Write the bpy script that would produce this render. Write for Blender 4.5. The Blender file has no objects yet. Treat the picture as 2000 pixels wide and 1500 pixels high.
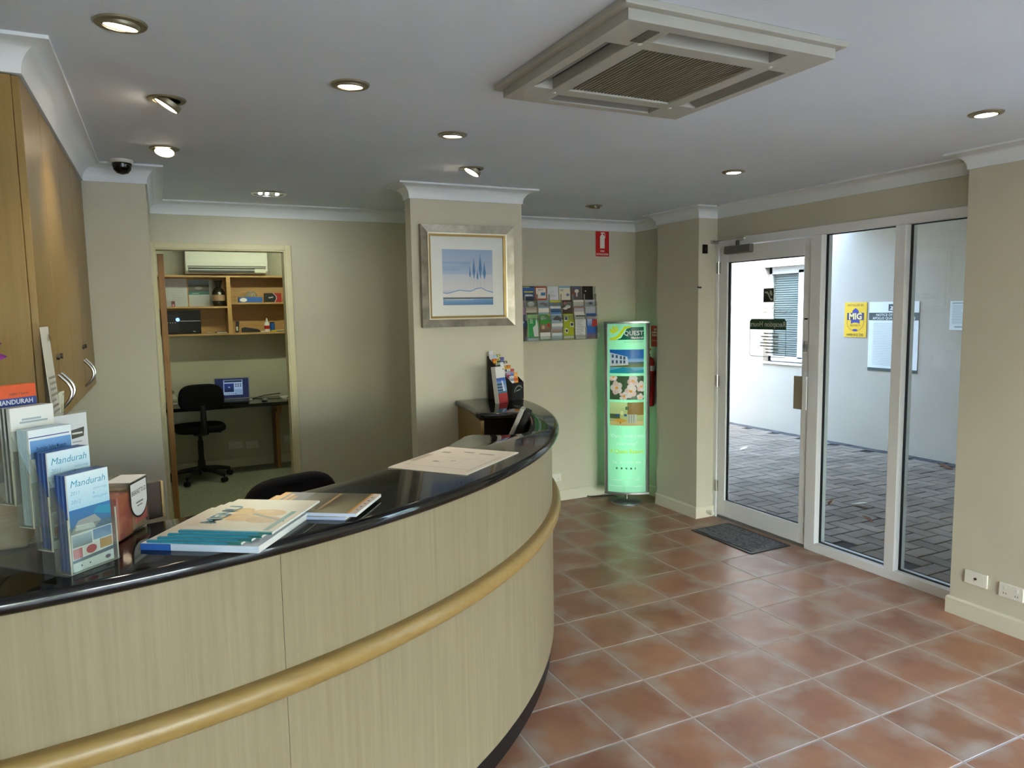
import bpy, bmesh, math, random
from mathutils import Vector, Matrix
random.seed(7)
PI = math.pi
D = bpy.data
SC = bpy.context.scene
COL = SC.collection

# ------------------------------------------------------------------ camera, world, exposure
cam_d = D.cameras.new('camera'); cam = D.objects.new('camera', cam_d); COL.objects.link(cam)
cam_d.sensor_fit = 'HORIZONTAL'; cam_d.sensor_width = 36.0
cam_d.lens = 36.0 * 1407.12 / 2000.0
cam_d.clip_start = 0.02; cam_d.clip_end = 200
YAW, PITCH, ROLL = math.radians(25.80808), math.radians(-5.85558), math.radians(-0.96836)
fwd = Vector((math.sin(YAW)*math.cos(PITCH), math.cos(YAW)*math.cos(PITCH), math.sin(PITCH)))
rgt0 = Vector((math.cos(YAW), -math.sin(YAW), 0)); up0 = rgt0.cross(fwd)
rgt = rgt0*math.cos(ROLL) + up0*math.sin(ROLL); upv = -rgt0*math.sin(ROLL) + up0*math.cos(ROLL)
m = Matrix.Identity(4)
for i in range(3):
    m[i][0] = rgt[i]; m[i][1] = upv[i]; m[i][2] = -fwd[i]
m[2][3] = 1.63
cam.matrix_world = m
SC.camera = cam

w = D.worlds.new('sky'); SC.world = w; w.use_nodes = True
wn = w.node_tree; wn.nodes.clear()
wo = wn.nodes.new('ShaderNodeOutputWorld'); wb = wn.nodes.new('ShaderNodeBackground')
wsky = wn.nodes.new('ShaderNodeTexSky'); wsky.sky_type = 'NISHITA'; wsky.sun_disc = False
wsky.sun_elevation = math.radians(48); wsky.sun_rotation = math.radians(200); wsky.dust_density = 1.6; wsky.air_density = 1.0
wn.links.new(wsky.outputs[0], wb.inputs[0]); wn.links.new(wb.outputs[0], wo.inputs[0])
wb.inputs[1].default_value = 2.95
SC.view_settings.view_transform = 'Standard'; SC.view_settings.look = 'None'
SC.view_settings.gamma = 1.0; SC.view_settings.use_curve_mapping = False
SC.view_settings.exposure = 0.97
cy = SC.cycles
cy.max_bounces = 7; cy.diffuse_bounces = 4; cy.glossy_bounces = 3; cy.transparent_max_bounces = 14; cy.transmission_bounces = 4
cy.use_adaptive_sampling = True; cy.adaptive_threshold = 0.13
cy.sample_clamp_indirect = 6.0; cy.caustics_reflective = False; cy.caustics_refractive = False
DOWNLIGHT_W = 8.0

# ------------------------------------------------------------------ helpers
def lin(c):
    if isinstance(c, str):
        c = c.lstrip('#'); c = tuple(int(c[i:i+2], 16)/255 for i in (0, 2, 4))
    return tuple((x/12.92 if x <= 0.04045 else ((x+0.055)/1.055)**2.4) for x in c)

MATS = {}
def mat(name, color='#808080', rough=0.5, metal=0.0, spec=0.5, emis=None, estr=0.0, coat=0.0):
    if name in MATS: return MATS[name]
    mt = D.materials.new(name); mt.use_nodes = True
    b = mt.node_tree.nodes['Principled BSDF']
    b.inputs['Base Color'].default_value = (*lin(color), 1)
    b.inputs['Roughness'].default_value = rough; b.inputs['Metallic'].default_value = metal
    b.inputs['Specular IOR Level'].default_value = spec
    b.inputs['Coat Weight'].default_value = coat; b.inputs['Coat Roughness'].default_value = 0.06
    if emis:
        b.inputs['Emission Color'].default_value = (*lin(emis), 1); b.inputs['Emission Strength'].default_value = estr
    MATS[name] = mt
    return mt
def nodes_of(mt): return mt.node_tree.nodes, mt.node_tree.links, mt.node_tree.nodes['Principled BSDF']
def noise_var(mt, c1, c2, scale=(1, 1, 1), nscale=5.0, detail=4, bump=0.0, bscale=60.0, coord='Object', lo=0.35, hi=0.65):
    n, l, b = nodes_of(mt)
    tc = n.new('ShaderNodeTexCoord'); mp = n.new('ShaderNodeMapping'); mp.inputs['Scale'].default_value = scale
    l.new(tc.outputs[coord], mp.inputs[0])
    ns = n.new('ShaderNodeTexNoise'); ns.inputs['Scale'].default_value = nscale; ns.inputs['Detail'].default_value = detail
    l.new(mp.outputs[0], ns.inputs['Vector'])
    cr = n.new('ShaderNodeValToRGB'); cr.color_ramp.elements[0].position = lo; cr.color_ramp.elements[1].position = hi
    cr.color_ramp.elements[0].color = (*lin(c1), 1); cr.color_ramp.elements[1].color = (*lin(c2), 1)
    l.new(ns.outputs['Fac'], cr.inputs[0]); l.new(cr.outputs[0], b.inputs['Base Color'])
    if bump:
        n2 = n.new('ShaderNodeTexNoise'); n2.inputs['Scale'].default_value = bscale; n2.inputs['Detail'].default_value = 3
        l.new(tc.outputs[coord], n2.inputs['Vector'])
        bp = n.new('ShaderNodeBump'); bp.inputs['Strength'].default_value = bump; bp.inputs['Distance'].default_value = 0.002
        l.new(n2.outputs['Fac'], bp.inputs['Height']); l.new(bp.outputs[0], b.inputs['Normal'])
    return mt

M_WALL = noise_var(mat('wall_paint', rough=0.75, spec=0.25), '#c8c4b1', '#cdc9b6', nscale=2, bump=0.12, bscale=180)
M_CEIL = noise_var(mat('ceiling_paint', rough=0.85, spec=0.2), '#dae2ee', '#dee6f2', nscale=2, bump=0.05, bscale=120)
M_CORN = mat('cornice_paint', '#e6ebee', 0.6, spec=0.3)
M_BASE = mat('skirting_paint', '#d8d3bf', 0.45)
M_ARCH = mat('architrave_paint', '#d3cba6', 0.4)
M_CARPET = noise_var(mat('carpet', rough=0.95, spec=0.1), '#7c7d6a', '#93937f', nscale=90, detail=2, bump=0.6, bscale=260)
M_BLACKTOP = noise_var(mat('black_stone', rough=0.07, spec=0.6), '#060606', '#12110f', nscale=70)
M_BLACK = mat('black_plastic', '#0c0c0d', 0.45)
M_FABRIC = noise_var(mat('black_fabric', rough=0.9, spec=0.2), '#08080a', '#121214', nscale=200, bump=0.4, bscale=300)
M_KICK = mat('black_kickboard', '#0e0e0f', 0.35)
M_WHITE = mat('white_plastic', '#e2e0d6', 0.4)
M_CREAM = mat('cream_plastic', '#d6d2c4', 0.45)
M_ALU = mat('white_aluminium', '#e8eaec', 0.35, spec=0.5)
M_SILVER = mat('silver_aluminium', '#a9abad', 0.32, metal=0.85)
M_CHROME = mat('brushed_steel', '#c8c8c4', 0.22, metal=1.0)
M_DARKM = mat('dark_metal', '#4a4640', 0.4, metal=0.7)
M_BRONZE = mat('bronze_metal', '#8d866f', 0.4, metal=0.6)
M_RED = mat('red_paint', '#b01a18', 0.3)
M_PAPER = mat('white_paper', '#e6e6e2', 0.55)
M_GASKET = mat('dark_gasket', '#151820', 0.5)
M_BLUEM = mat('blue_plastic', '#2a5fae', 0.35)
M_PURPLE = mat('purple_petal', '#a548a8', 0.5)
M_GREEN = mat('green_stem', '#4a6a2e', 0.5)
M_EXT = noise_var(mat('exterior_render', rough=0.9, spec=0.15), '#bdb5a6', '#c6beb0', nscale=1.2, bump=0.25, bscale=120)
M_SOFFIT = mat('soffit_paint', '#c9c6c0', 0.9)
M_PAVER = mat('brick_paver', '#7a746c', 0.9, spec=0.15)
M_GROUT = mat('tile_grout', '#bcada4', 0.7)
M_SAND = mat('paver_sand', '#4a4743', 0.95, spec=0.1)

def wood(name, c1, c2, vert=True, rough=0.4):
    mt = mat(name, rough=rough)
    n, l, b = nodes_of(mt)
    tc = n.new('ShaderNodeTexCoord'); mp = n.new('ShaderNodeMapping')
    mp.inputs['Scale'].default_value = (28, 28, 0.9) if vert else (1.2, 24, 24)
    l.new(tc.outputs['Object'], mp.inputs[0])
    ns = n.new('ShaderNodeTexNoise'); ns.inputs['Scale'].default_value = 2.2; ns.inputs['Detail'].default_value = 6; ns.inputs['Roughness'].default_value = 0.65
    ns.inputs['Distortion'].default_value = 0.3
    l.new(mp.outputs[0], ns.inputs['Vector'])
    cr = n.new('ShaderNodeValToRGB'); cr.color_ramp.elements[0].position = 0.3; cr.color_ramp.elements[1].position = 0.7
    cr.color_ramp.elements[0].color = (*lin(c1), 1); cr.color_ramp.elements[1].color = (*lin(c2), 1)
    l.new(ns.outputs['Fac'], cr.inputs[0]); l.new(cr.outputs[0], b.inputs['Base Color'])
    return mt
M_BEECH = wood('beech_laminate', '#86775c', '#94866b', rough=0.42)
M_CUPB = wood('cupboard_veneer', '#826834', '#8e7440', rough=0.38)
M_RAIL = wood('rail_timber', '#90723f', '#9d8150', vert=False, rough=0.35)
M_SHELF = wood('shelf_laminate', '#b58a52', '#c59c62', vert=False, rough=0.5)
M_DOORW = wood('door_edge_timber', '#8f6330', '#a2763e', rough=0.5)

# terracotta tile: object-space clouding toward the tile's edges
def tile_material():
    mt = mat('terracotta_tile', '#a9683f', 0.3, spec=0.5)
    n, l, b = nodes_of(mt)
    tc = n.new('ShaderNodeTexCoord'); oi = n.new('ShaderNodeObjectInfo')
    mul = n.new('ShaderNodeMath'); mul.operation = 'MULTIPLY'; mul.inputs[1].default_value = 60
    l.new(oi.outputs['Random'], mul.inputs[0])
    ns = n.new('ShaderNodeTexNoise'); ns.noise_dimensions = '4D'; ns.inputs['Scale'].default_value = 6.0; ns.inputs['Detail'].default_value = 6
    l.new(tc.outputs['Object'], ns.inputs['Vector']); l.new(mul.outputs[0], ns.inputs['W'])
    n2 = n.new('ShaderNodeTexNoise'); n2.noise_dimensions = '4D'; n2.inputs['Scale'].default_value = 4.0; n2.inputs['Detail'].default_value = 4
    l.new(tc.outputs['Object'], n2.inputs['Vector']); l.new(mul.outputs[0], n2.inputs['W'])
    cr = n.new('ShaderNodeValToRGB'); cr.color_ramp.elements[0].position = 0.32; cr.color_ramp.elements[1].position = 0.68
    cr.color_ramp.elements[0].color = (*lin('#91614b'), 1); cr.color_ramp.elements[1].color = (*lin('#a97a5c'), 1)
    l.new(n2.outputs['Fac'], cr.inputs[0])
    hsv = n.new('ShaderNodeHueSaturation')
    mr = n.new('ShaderNodeMapRange'); mr.inputs[3].default_value = 0.85; mr.inputs[4].default_value = 1.12
    l.new(oi.outputs['Random'], mr.inputs[0]); l.new(mr.outputs[0], hsv.inputs['Value']); l.new(cr.outputs[0], hsv.inputs['Color'])
    sx = n.new('ShaderNodeSeparateXYZ'); l.new(tc.outputs['Object'], sx.inputs[0])
    ax = n.new('ShaderNodeMath'); ax.operation = 'ABSOLUTE'; l.new(sx.outputs[0], ax.inputs[0])
    ay = n.new('ShaderNodeMath'); ay.operation = 'ABSOLUTE'; l.new(sx.outputs[1], ay.inputs[0])
    mx = n.new('ShaderNodeMath'); mx.operation = 'MAXIMUM'; l.new(ax.outputs[0], mx.inputs[0]); l.new(ay.outputs[0], mx.inputs[1])
    sc = n.new('ShaderNodeMath'); sc.operation = 'MULTIPLY_ADD'; sc.inputs[1].default_value = 2.4; sc.inputs[2].default_value = -0.27
    l.new(mx.outputs[0], sc.inputs[0])
    ad = n.new('ShaderNodeMath'); ad.operation = 'ADD'; l.new(sc.outputs[0], ad.inputs[0]); l.new(ns.outputs['Fac'], ad.inputs[1])
    r2 = n.new('ShaderNodeValToRGB'); r2.color_ramp.elements[0].position = 0.44; r2.color_ramp.elements[1].position = 0.72
    r2.color_ramp.elements[0].color = (0, 0, 0, 1); r2.color_ramp.elements[1].color = (0.85, 0.85, 0.85, 1)
    l.new(ad.outputs[0], r2.inputs[0])
    mix = n.new('ShaderNodeMix'); mix.data_type = 'RGBA'
    l.new(r2.outputs[0], mix.inputs[0]); l.new(hsv.outputs[0], mix.inputs[6]); mix.inputs[7].default_value = (*lin('#af9d8e'), 1)
    l.new(mix.outputs[2], b.inputs['Base Color'])
    rr = n.new('ShaderNodeMapRange'); rr.inputs[3].default_value = 0.24; rr.inputs[4].default_value = 0.42
    l.new(ns.outputs['Fac'], rr.inputs[0]); l.new(rr.outputs[0], b.inputs['Roughness'])
    return mt
M_TILE = tile_material()
def paver_material():
    n, l, b = nodes_of(M_PAVER)
    oi = n.new('ShaderNodeObjectInfo'); tc = n.new('ShaderNodeTexCoord')
    ns = n.new('ShaderNodeTexNoise'); ns.inputs['Scale'].default_value = 3; ns.inputs['Detail'].default_value = 5
    ge = n.new('ShaderNodeNewGeometry')
    l.new(ge.outputs['Position'], ns.inputs['Vector'])
    cr = n.new('ShaderNodeValToRGB'); cr.color_ramp.elements[0].color = (*lin('#7b7062'), 1); cr.color_ramp.elements[1].color = (*lin('#998b7b'), 1)
    cr.color_ramp.elements[0].position = 0.35; cr.color_ramp.elements[1].position = 0.65
    l.new(ns.outputs['Fac'], cr.inputs[0])
    hsv = n.new('ShaderNodeHueSaturation'); mr = n.new('ShaderNodeMapRange'); mr.inputs[3].default_value = 0.88; mr.inputs[4].default_value = 1.1
    l.new(oi.outputs['Random'], mr.inputs[0]); l.new(mr.outputs[0], hsv.inputs['Value']); l.new(cr.outputs[0], hsv.inputs['Color'])
    l.new(hsv.outputs[0], b.inputs['Base Color'])
paver_material()

def glass_material(name, tint='#ffffff', refl=1.0, haze=0.0):
    mt = D.materials.new(name); mt.use_nodes = True; n = mt.node_tree.nodes; l = mt.node_tree.links; n.clear()
    o = n.new('ShaderNodeOutputMaterial'); t = n.new('ShaderNodeBsdfTransparent'); t.inputs[0].default_value = (*lin(tint), 1)
    g = n.new('ShaderNodeBsdfGlossy'); g.inputs['Roughness'].default_value = 0.0
    lw = n.new('ShaderNodeLayerWeight'); lw.inputs[0].default_value = 0.5
    f = n.new('ShaderNodeMath'); f.operation = 'POWER'; f.inputs[1].default_value = 5.0; l.new(lw.outputs['Facing'], f.inputs[0])
    mm = n.new('ShaderNodeMath'); mm.operation = 'MULTIPLY_ADD'; mm.inputs[1].default_value = 0.9*refl; mm.inputs[2].default_value = 0.04*refl; l.new(f.outputs[0], mm.inputs[0])
    mx = n.new('ShaderNodeMixShader'); l.new(mm.outputs[0], mx.inputs[0]); l.new(t.outputs[0], mx.inputs[1]); l.new(g.outputs[0], mx.inputs[2])
    if haze:
        d = n.new('ShaderNodeBsdfDiffuse'); d.inputs[0].default_value = (0.8, 0.8, 0.8, 1)
        m2 = n.new('ShaderNodeMixShader'); m2.inputs[0].default_value = haze
        l.new(mx.outputs[0], m2.inputs[1]); l.new(d.outputs[0], m2.inputs[2]); l.new(m2.outputs[0], o.inputs[0])
    else:
        l.new(mx.outputs[0], o.inputs[0])
    MATS[name] = mt
    return mt
M_GLASS = glass_material('window_glass', '#f4f8f7', 1.0)
M_PICGLASS = glass_material('picture_glass', '#ffffff', 1.0)
M_ACRYL = glass_material('clear_acrylic', '#f2f5f2', 1.0, haze=0.05)
M_ACRYLE = mat('acrylic_edge', '#b9b9a8', 0.25)

def print_material(name, translucent=False, rough=0.4):
    mt = D.materials.new(name); mt.use_nodes = True; n = mt.node_tree.nodes; l = mt.node_tree.links
    b = n['Principled BSDF']; at = n.new('ShaderNodeAttribute'); at.attribute_name = 'ink'
    l.new(at.outputs['Color'], b.inputs['Base Color']); b.inputs['Roughness'].default_value = rough
    if translucent:
        tr = n.new('ShaderNodeBsdfTranslucent'); l.new(at.outputs['Color'], tr.inputs[0])
        b.inputs['Base Color'].default_value = (0.3, 0.3, 0.3, 1)
        b.inputs['Emission Strength'].default_value = 0.2; l.new(at.outputs['Color'], b.inputs['Emission Color'])
        mx = n.new('ShaderNodeMixShader'); mx.inputs[0].default_value = 0.5
        l.new(b.outputs[0], mx.inputs[1]); l.new(tr.outputs[0], mx.inputs[2]); l.new(mx.outputs[0], n['Material Output'].inputs[0])
    MATS[name] = mt
    return mt
M_PRINT = print_material('printed_paper')
M_GLOSSPRINT = print_material('glossy_print', rough=0.32)
M_BACKLIT = print_material('backlit_print', True, 0.3)
def screen_material():
    mt = D.materials.new('lit_screen'); mt.use_nodes = True; n = mt.node_tree.nodes; l = mt.node_tree.links
    b = n['Principled BSDF']; at = n.new('ShaderNodeAttribute'); at.attribute_name = 'ink'
    b.inputs['Base Color'].default_value = (0.01, 0.01, 0.01, 1); b.inputs['Roughness'].default_value = 0.2
    l.new(at.outputs['Color'], b.inputs['Emission Color']); b.inputs['Emission Strength'].default_value = 0.35
    return mt
M_SCREEN = screen_material()
def lamp_mat(name, col, s):
    return mat(name, '#ffffff', 0.5, emis=col, estr=s)
M_LAMP = lamp_mat('downlight_lamp', '#ffe9c8', 18.0)

def obj(name, me, material, parent=None):
    o = D.objects.new(name, me); COL.objects.link(o)
    if material is not None and not me.materials: me.materials.append(material)
    if parent is not None: o.parent = parent
    return o
def tag(o, label, cat=None, group=None, kind=None):
    o['label'] = label
    if cat: o['category'] = cat
    if group: o['group'] = group
    if kind: o['kind'] = kind
    return o
def thing(name, label, cat, loc=(0, 0, 0), rotz=0.0, group=None, kind=None, rot=None):
    o = D.objects.new(name, None); COL.objects.link(o); o.empty_display_size = 0.05
    o.location = loc; o.rotation_euler = rot if rot else (0, 0, rotz)
    return tag(o, label, cat, group, kind)

class MB:
    def __init__(s): s.v = []; s.f = []
    def add(s, vs, fs):
        k = len(s.v); s.v += [tuple(p) for p in vs]; s.f += [tuple(i+k for i in f) for f in fs]; return s
    def box(s, x0, x1, y0, y1, z0, z1):
        vs = [(x, y, z) for z in (z0, z1) for y in (y0, y1) for x in (x0, x1)]
        return s.add(vs, [(0, 2, 3, 1), (4, 5, 7, 6), (0, 1, 5, 4), (2, 6, 7, 3), (0, 4, 6, 2), (1, 3, 7, 5)])
    def prism(s, poly, z0, z1):
        n = len(poly); vs = [(x, y, z0) for x, y in poly] + [(x, y, z1) for x, y in poly]
        fs = [tuple(reversed(range(n))), tuple(range(n, 2*n))] + [(i, (i+1) % n, n+(i+1) % n, n+i) for i in range(n)]
        return s.add(vs, fs)
    def prism_axis(s, poly, a0, a1, axis='x'):
        # poly in the two other axes, extruded along axis
        n = len(poly)
        def pt(p, a): return {'x': (a, p[0], p[1]), 'y': (p[0], a, p[1]), 'z': (p[0], p[1], a)}[axis]
        vs = [pt(p, a0) for p in poly] + [pt(p, a1) for p in poly]
        fs = [tuple(reversed(range(n))), tuple(range(n, 2*n))] + [(i, (i+1) % n, n+(i+1) % n, n+i) for i in range(n)]
        return s.add(vs, fs)
    def tube(s, pts, r, n=8, cap=True, radii=None):
        pts = [Vector(p) for p in pts]; vs = []; fs = []
        prev = None
        for i, p in enumerate(pts):
            d = (pts[min(i+1, len(pts)-1)] - pts[max(i-1, 0)]).normalized()
            if prev is None:
                a = d.orthogonal().normalized()
            else:
                a = (prev - d*prev.dot(d)).normalized()
            prev = a; b = d.cross(a); rr = radii[i] if radii else r
            for k in range(n):
                t = 2*PI*k/n; vs.append(tuple(p + a*math.cos(t)*rr + b*math.sin(t)*rr))
        for i in range(len(pts)-1):
            for k in range(n):
                fs.append((i*n+k, i*n+(k+1) % n, (i+1)*n+(k+1) % n, (i+1)*n+k))
        if cap:
            fs.append(tuple(reversed(range(n)))); fs.append(tuple((len(pts)-1)*n+k for k in range(n)))
        return s.add(vs, fs)
    def lathe(s, prof, n=24, c=(0, 0, 0)):
        vs = []; fs = []
        for r, z in prof:
            for k in range(n):
                t = 2*PI*k/n; vs.append((c[0]+r*math.cos(t), c[1]+r*math.sin(t), c[2]+z))
        for i in range(len(prof)-1):
            for k in range(n):
                fs.append((i*n+k, i*n+(k+1) % n, (i+1)*n+(k+1) % n, (i+1)*n+k))
        if prof[0][0] > 1e-6: fs.append(tuple(reversed(range(n))))
        if prof[-1][0] > 1e-6: fs.append(tuple((len(prof)-1)*n+k for k in range(n)))
        return s.add(vs, fs)
    def arc(s, cx, cy, prof, a0, a1, n=64):
        # sweep closed profile [(r,z)] about a vertical axis between two angles
        m = len(prof); vs = []; fs = []
        for i in range(n+1):
            a = a0+(a1-a0)*i/n
            for r, z in prof: vs.append((cx+r*math.cos(a), cy+r*math.sin(a), z))
        for i in range(n):
            for k in range(m):
                fs.append((i*m+k, i*m+(k+1) % m, (i+1)*m+(k+1) % m, (i+1)*m+k))
        fs.append(tuple(reversed(range(m)))); fs.append(tuple(n*m+k for k in range(m)))
        return s.add(vs, fs)
    def ellipsoid(s, c, r, nu=16, nv=10):
        vs = []; fs = []
        for j in range(nv+1):
            ph = -PI/2+PI*j/nv
            for i in range(nu):
                t = 2*PI*i/nu; vs.append((c[0]+r[0]*math.cos(ph)*math.cos(t), c[1]+r[1]*math.cos(ph)*math.sin(t), c[2]+r[2]*math.sin(ph)))
        for j in range(nv):
            for i in range(nu): fs.append((j*nu+i, j*nu+(i+1) % nu, (j+1)*nu+(i+1) % nu, (j+1)*nu+i))
        return s.add(vs, fs)
    def xform(s, M):
        s.v = [tuple(M @ Vector(p)) for p in s.v]; return s
    def mesh(s, name, bevel=0, segs=2, smooth=False, shift=None, angle=35):
        me = D.meshes.new(name)
        vs = s.v if shift is None else [(x-shift[0], y-shift[1], z-shift[2]) for x, y, z in s.v]
        bm = bmesh.new(); bv = [bm.verts.new(p) for p in vs]
        for f in s.f:
            try: bm.faces.new([bv[i] for i in f])
            except ValueError: pass
        bmesh.ops.remove_doubles(bm, verts=bm.verts, dist=1e-6)
        bmesh.ops.recalc_face_normals(bm, faces=bm.faces)
        if bevel:
            es = [e for e in bm.edges if len(e.link_faces) == 2 and e.calc_face_angle(0) > math.radians(angle)]
            bmesh.ops.bevel(bm, geom=es, offset=bevel, segments=segs, profile=0.5, affect='EDGES', clamp_overlap=True)
        bm.to_mesh(me); bm.free()
        if smooth:
            me.polygons.foreach_set('use_smooth', [True]*len(me.polygons))
            me.set_sharp_from_angle(angle=math.radians(40))
        me.update()
        return me
    def build(s, name, material, parent=None, bevel=0, segs=2, smooth=False, world=False, angle=35):
        sh = None
        if world and parent is not None:
            sh = Vector((0, 0, 0)); q = parent
            while q is not None: sh = sh + q.location; q = q.parent
        return obj(name, s.mesh(name, bevel, segs, smooth, sh, angle), material, parent)
def BX(*a): return MB().box(*a)

# ---- printed cards: flat ink shapes on a sheet
_TXT = {}
def text_mesh(t, shear=0.0, bold=0.0):
    k = (t, shear, bold)
    if k in _TXT: return _TXT[k]
    cu = D.curves.new('lettering', 'FONT'); cu.body = t; cu.size = 1.0; cu.shear = shear; cu.offset = bold; cu.resolution_u = 2
    o = D.objects.new('lettering', cu); COL.objects.link(o)
    dg = bpy.context.evaluated_depsgraph_get()
    me = D.meshes.new_from_object(o.evaluated_get(dg))
    vs = [(v.co.x, v.co.y) for v in me.vertices]; fs = [tuple(p.vertices) for p in me.polygons]
    D.objects.remove(o); D.curves.remove(cu); D.meshes.remove(me)
    x0 = min(p[0] for p in vs); x1 = max(p[0] for p in vs)
    vs = [(x-x0, y) for x, y in vs]
    _TXT[k] = (vs, fs, x1-x0)
    return _TXT[k]
def rgba(c, a=1.0): return (*lin(c), 1.0)
def card_mesh(name, w, h, shapes, base='#f0f0ec', t=0.001, lift=0.00025, bend=None, body=True, nx=1, two=False):
    """Sheet in local XZ (origin bottom centre), printed face towards -Y. shapes use fractions of w, h."""
    vs = []; fs = []; cs = []
    def poly(pts, y, cols):
        k = len(vs)
        for p, c in zip(pts, cols):
            x = (p[0]-0.5)*w; z = p[1]*h; vs.append((x, y, z)); cs.append(c)
        fs.append(tuple(range(k, k+len(pts))))
    bc = rgba(base)
    if body:
        k = len(vs)
        for i in range(nx):
            u0, u1 = i/nx, (i+1)/nx
            poly([(u0, 0), (u1, 0), (u1, 1), (u0, 1)], -t/2, [bc]*4)
            poly([(u0, 0), (u0, 1), (u1, 1), (u1, 0)], t/2, [bc]*4)
        for (u0, v0, u1, v1) in ((0, 0, 0, 1), (1, 1, 1, 0), (1, 0, 0, 0), (0, 1, 1, 1)):
            k = len(vs)
            for (u, v, y) in ((u0, v0, -t/2), (u1, v1, -t/2), (u1, v1, t/2), (u0, v0, t/2)):
                vs.append(((u-0.5)*w, y, v*h)); cs.append(bc)
            fs.append((k, k+1, k+2, k+3))
    for si, s in enumerate(shapes):
        y = -t/2-lift*(1+0.5*si) if lift*(1+0.5*len(shapes)) < 0.004 else -t/2-0.004*(si+1)/len(shapes)
        if s[0] == 'r':
            _, u0, v0, u1, v1, c = s[:6]; c2 = s[6] if len(s) > 6 else c
            k = 1
            for i in range(k):
                a, b_ = u0+(u1-u0)*i/k, u0+(u1-u0)*(i+1)/k
                poly([(a, v0), (b_, v0), (b_, v1), (a, v1)], y, [rgba(c), rgba(c), rgba(c2), rgba(c2)])
        elif s[0] == 'e':
            _, cu, cv, ru, rv, c = s[:6]
            poly([(cu+ru*math.cos(2*PI*i/14), cv+rv*math.sin(2*PI*i/14)) for i in range(14)], y, [rgba(c)]*14)
        elif s[0] == 'p':
            poly(s[1], y, [rgba(s[2])]*len(s[1]))
        elif s[0] == 't':
            _, txt, cu, cv, size, c = s[:6]
            al = s[6] if len(s) > 6 else 'c'; sh = s[7] if len(s) > 7 else 0.0; bo = s[8] if len(s) > 8 else 0.0; maxw = s[9] if len(s) > 9 else None
            tv, tf, tw = text_mesh(txt, sh, bo)
            sz = size*h; sx = sz
            if maxw and tw*sz > maxw*w: sx = maxw*w/tw
            off = {'c': -tw*sx/2, 'l': 0, 'r': -tw*sx}[al]
            k = len(vs)
            for x, yy in tv:
                vs.append(((cu-0.5)*w+off+x*sx, y, cv*h+yy*sz)); cs.append(rgba(c))
            fs += [tuple(i+k for i in f) for f in tf]
    me = D.meshes.new(name); me.from_pydata(vs, [], fs)
    at = me.color_attributes.new('ink', 'FLOAT_COLOR', 'POINT')
    at.data.foreach_set('color', [x for c in cs for x in c])
    if bend:
        bm = bmesh.new(); bm.from_mesh(me)
        for i in range(1, nx):
            bmesh.ops.bisect_plane(bm, geom=bm.verts[:]+bm.edges[:]+bm.faces[:], plane_co=((i/nx-0.5)*w, 0, 0), plane_no=(1, 0, 0), dist=1e-7)
        for v in bm.verts: v.co = bend(tuple(v.co))
        bm.to_mesh(me); bm.free()
    me.update()
    return me
def card(name, w, h, shapes, parent=None, material=None, loc=None, rot=None, **k):
    o = obj(name, card_mesh(name, w, h, shapes, **k), material or M_PRINT, parent)
    if loc: o.location = loc
    if rot: o.rotation_euler = rot
    return o
def lines(u0, u1, v0, v1, n, c, th=0.35, seed=1):
    r = random.Random(seed); out = []
    for i in range(n):
        v = v1-(v1-v0)*(i+0.5)/n; hh = (v1-v0)/n*th
        out.append(('r', u0, v-hh/2, u0+(u1-u0)*r.uniform(0.55, 1.0), v+hh/2, c))
    return out

# ------------------------------------------------------------------ room dimensions (metres)
ZC = 2.372            # ceiling
XL = -0.65; XR = 3.67; XD = 3.82; YB = 5.27; YF = -5.0
COLX0, COLX1, COLY0, COLY1 = 1.347, 2.073, 4.11, 4.21
PIX = 3.64; PIY0, PIY1 = 4.29, 4.79; XA = 3.77
YO = 8.16             # office back wall
def struct(name, mb, m_, label, cat, **k):
    o = mb.build(name, m_, None, **k); return tag(o, label, cat, kind='structure')

# floor with individual tiles
TX, TY, TS = 1.4858, 2.1454, 0.3319
CX, CY, RP = -0.554, 4.2, 2.517
floor = struct('floor', BX(XL, 3.95, YF, YB+0.05, -0.06, -0.0012), M_GROUT, 'terracotta tiled floor of the reception with pale grout', 'floor')
hs = TS/2-0.0028
tile_me = BX(-hs, hs, -hs, hs, -0.012, 0.0).mesh('tile', bevel=0.0025, segs=1); tile_me.materials.append(M_TILE)
far_tiles = MB()
for i in range(-8, 8):
    for j in range(-22, 11):
        x0, y0 = TX+i*TS, TY+j*TS; x1, y1 = x0+TS, y0+TS
        x0, x1, y0, y1 = max(x0, XL), min(x1, 3.815), max(y0, YF), min(y1, YB)
        if x1-x0 < 0.03 or y1-y0 < 0.03: continue
        dmax = max(math.hypot(x-CX, y-CY) for x in (x0, x1) for y in (y0, y1))
        if dmax < 2.46 and y0 > 1.6: continue
        if y1 < 0.3:
            far_tiles.box(x0+0.003, x1-0.003, y0+0.003, y1-0.003, -0.012, 0.0); continue
        o = obj('tile', tile_me, None, floor); o.location = ((x0+x1)/2, (y0+y1)/2, 0)
        o.scale = ((x1-x0)/TS, (y1-y0)/TS, 1)
ft = far_tiles.build('tile_field', M_TILE, floor); ft['kind'] = 'stuff'

def disc_poly(cx, cy, r, a0, a1, n): return [(cx+r*math.cos(a0+(a1-a0)*i/n), cy+r*math.sin(a0+(a1-a0)*i/n)) for i in range(n+1)]
A_COL = math.asin((COLY0-CY)/2.5); A_LEFT = -PI/2-0.038
carp = MB().prism([(XL, YB), (XL, 1.72)] + disc_poly(CX, CY, 2.48, A_LEFT, A_COL, 40) + [(1.95, YB)], -0.003, 0.004)
carp.box(-0.75, 2.6, YB, YO+0.1, -0.003, 0.004)
struct('floor_carpet', carp, M_CARPET, 'grey green carpet behind the counter and in the back office', 'floor')
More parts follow.
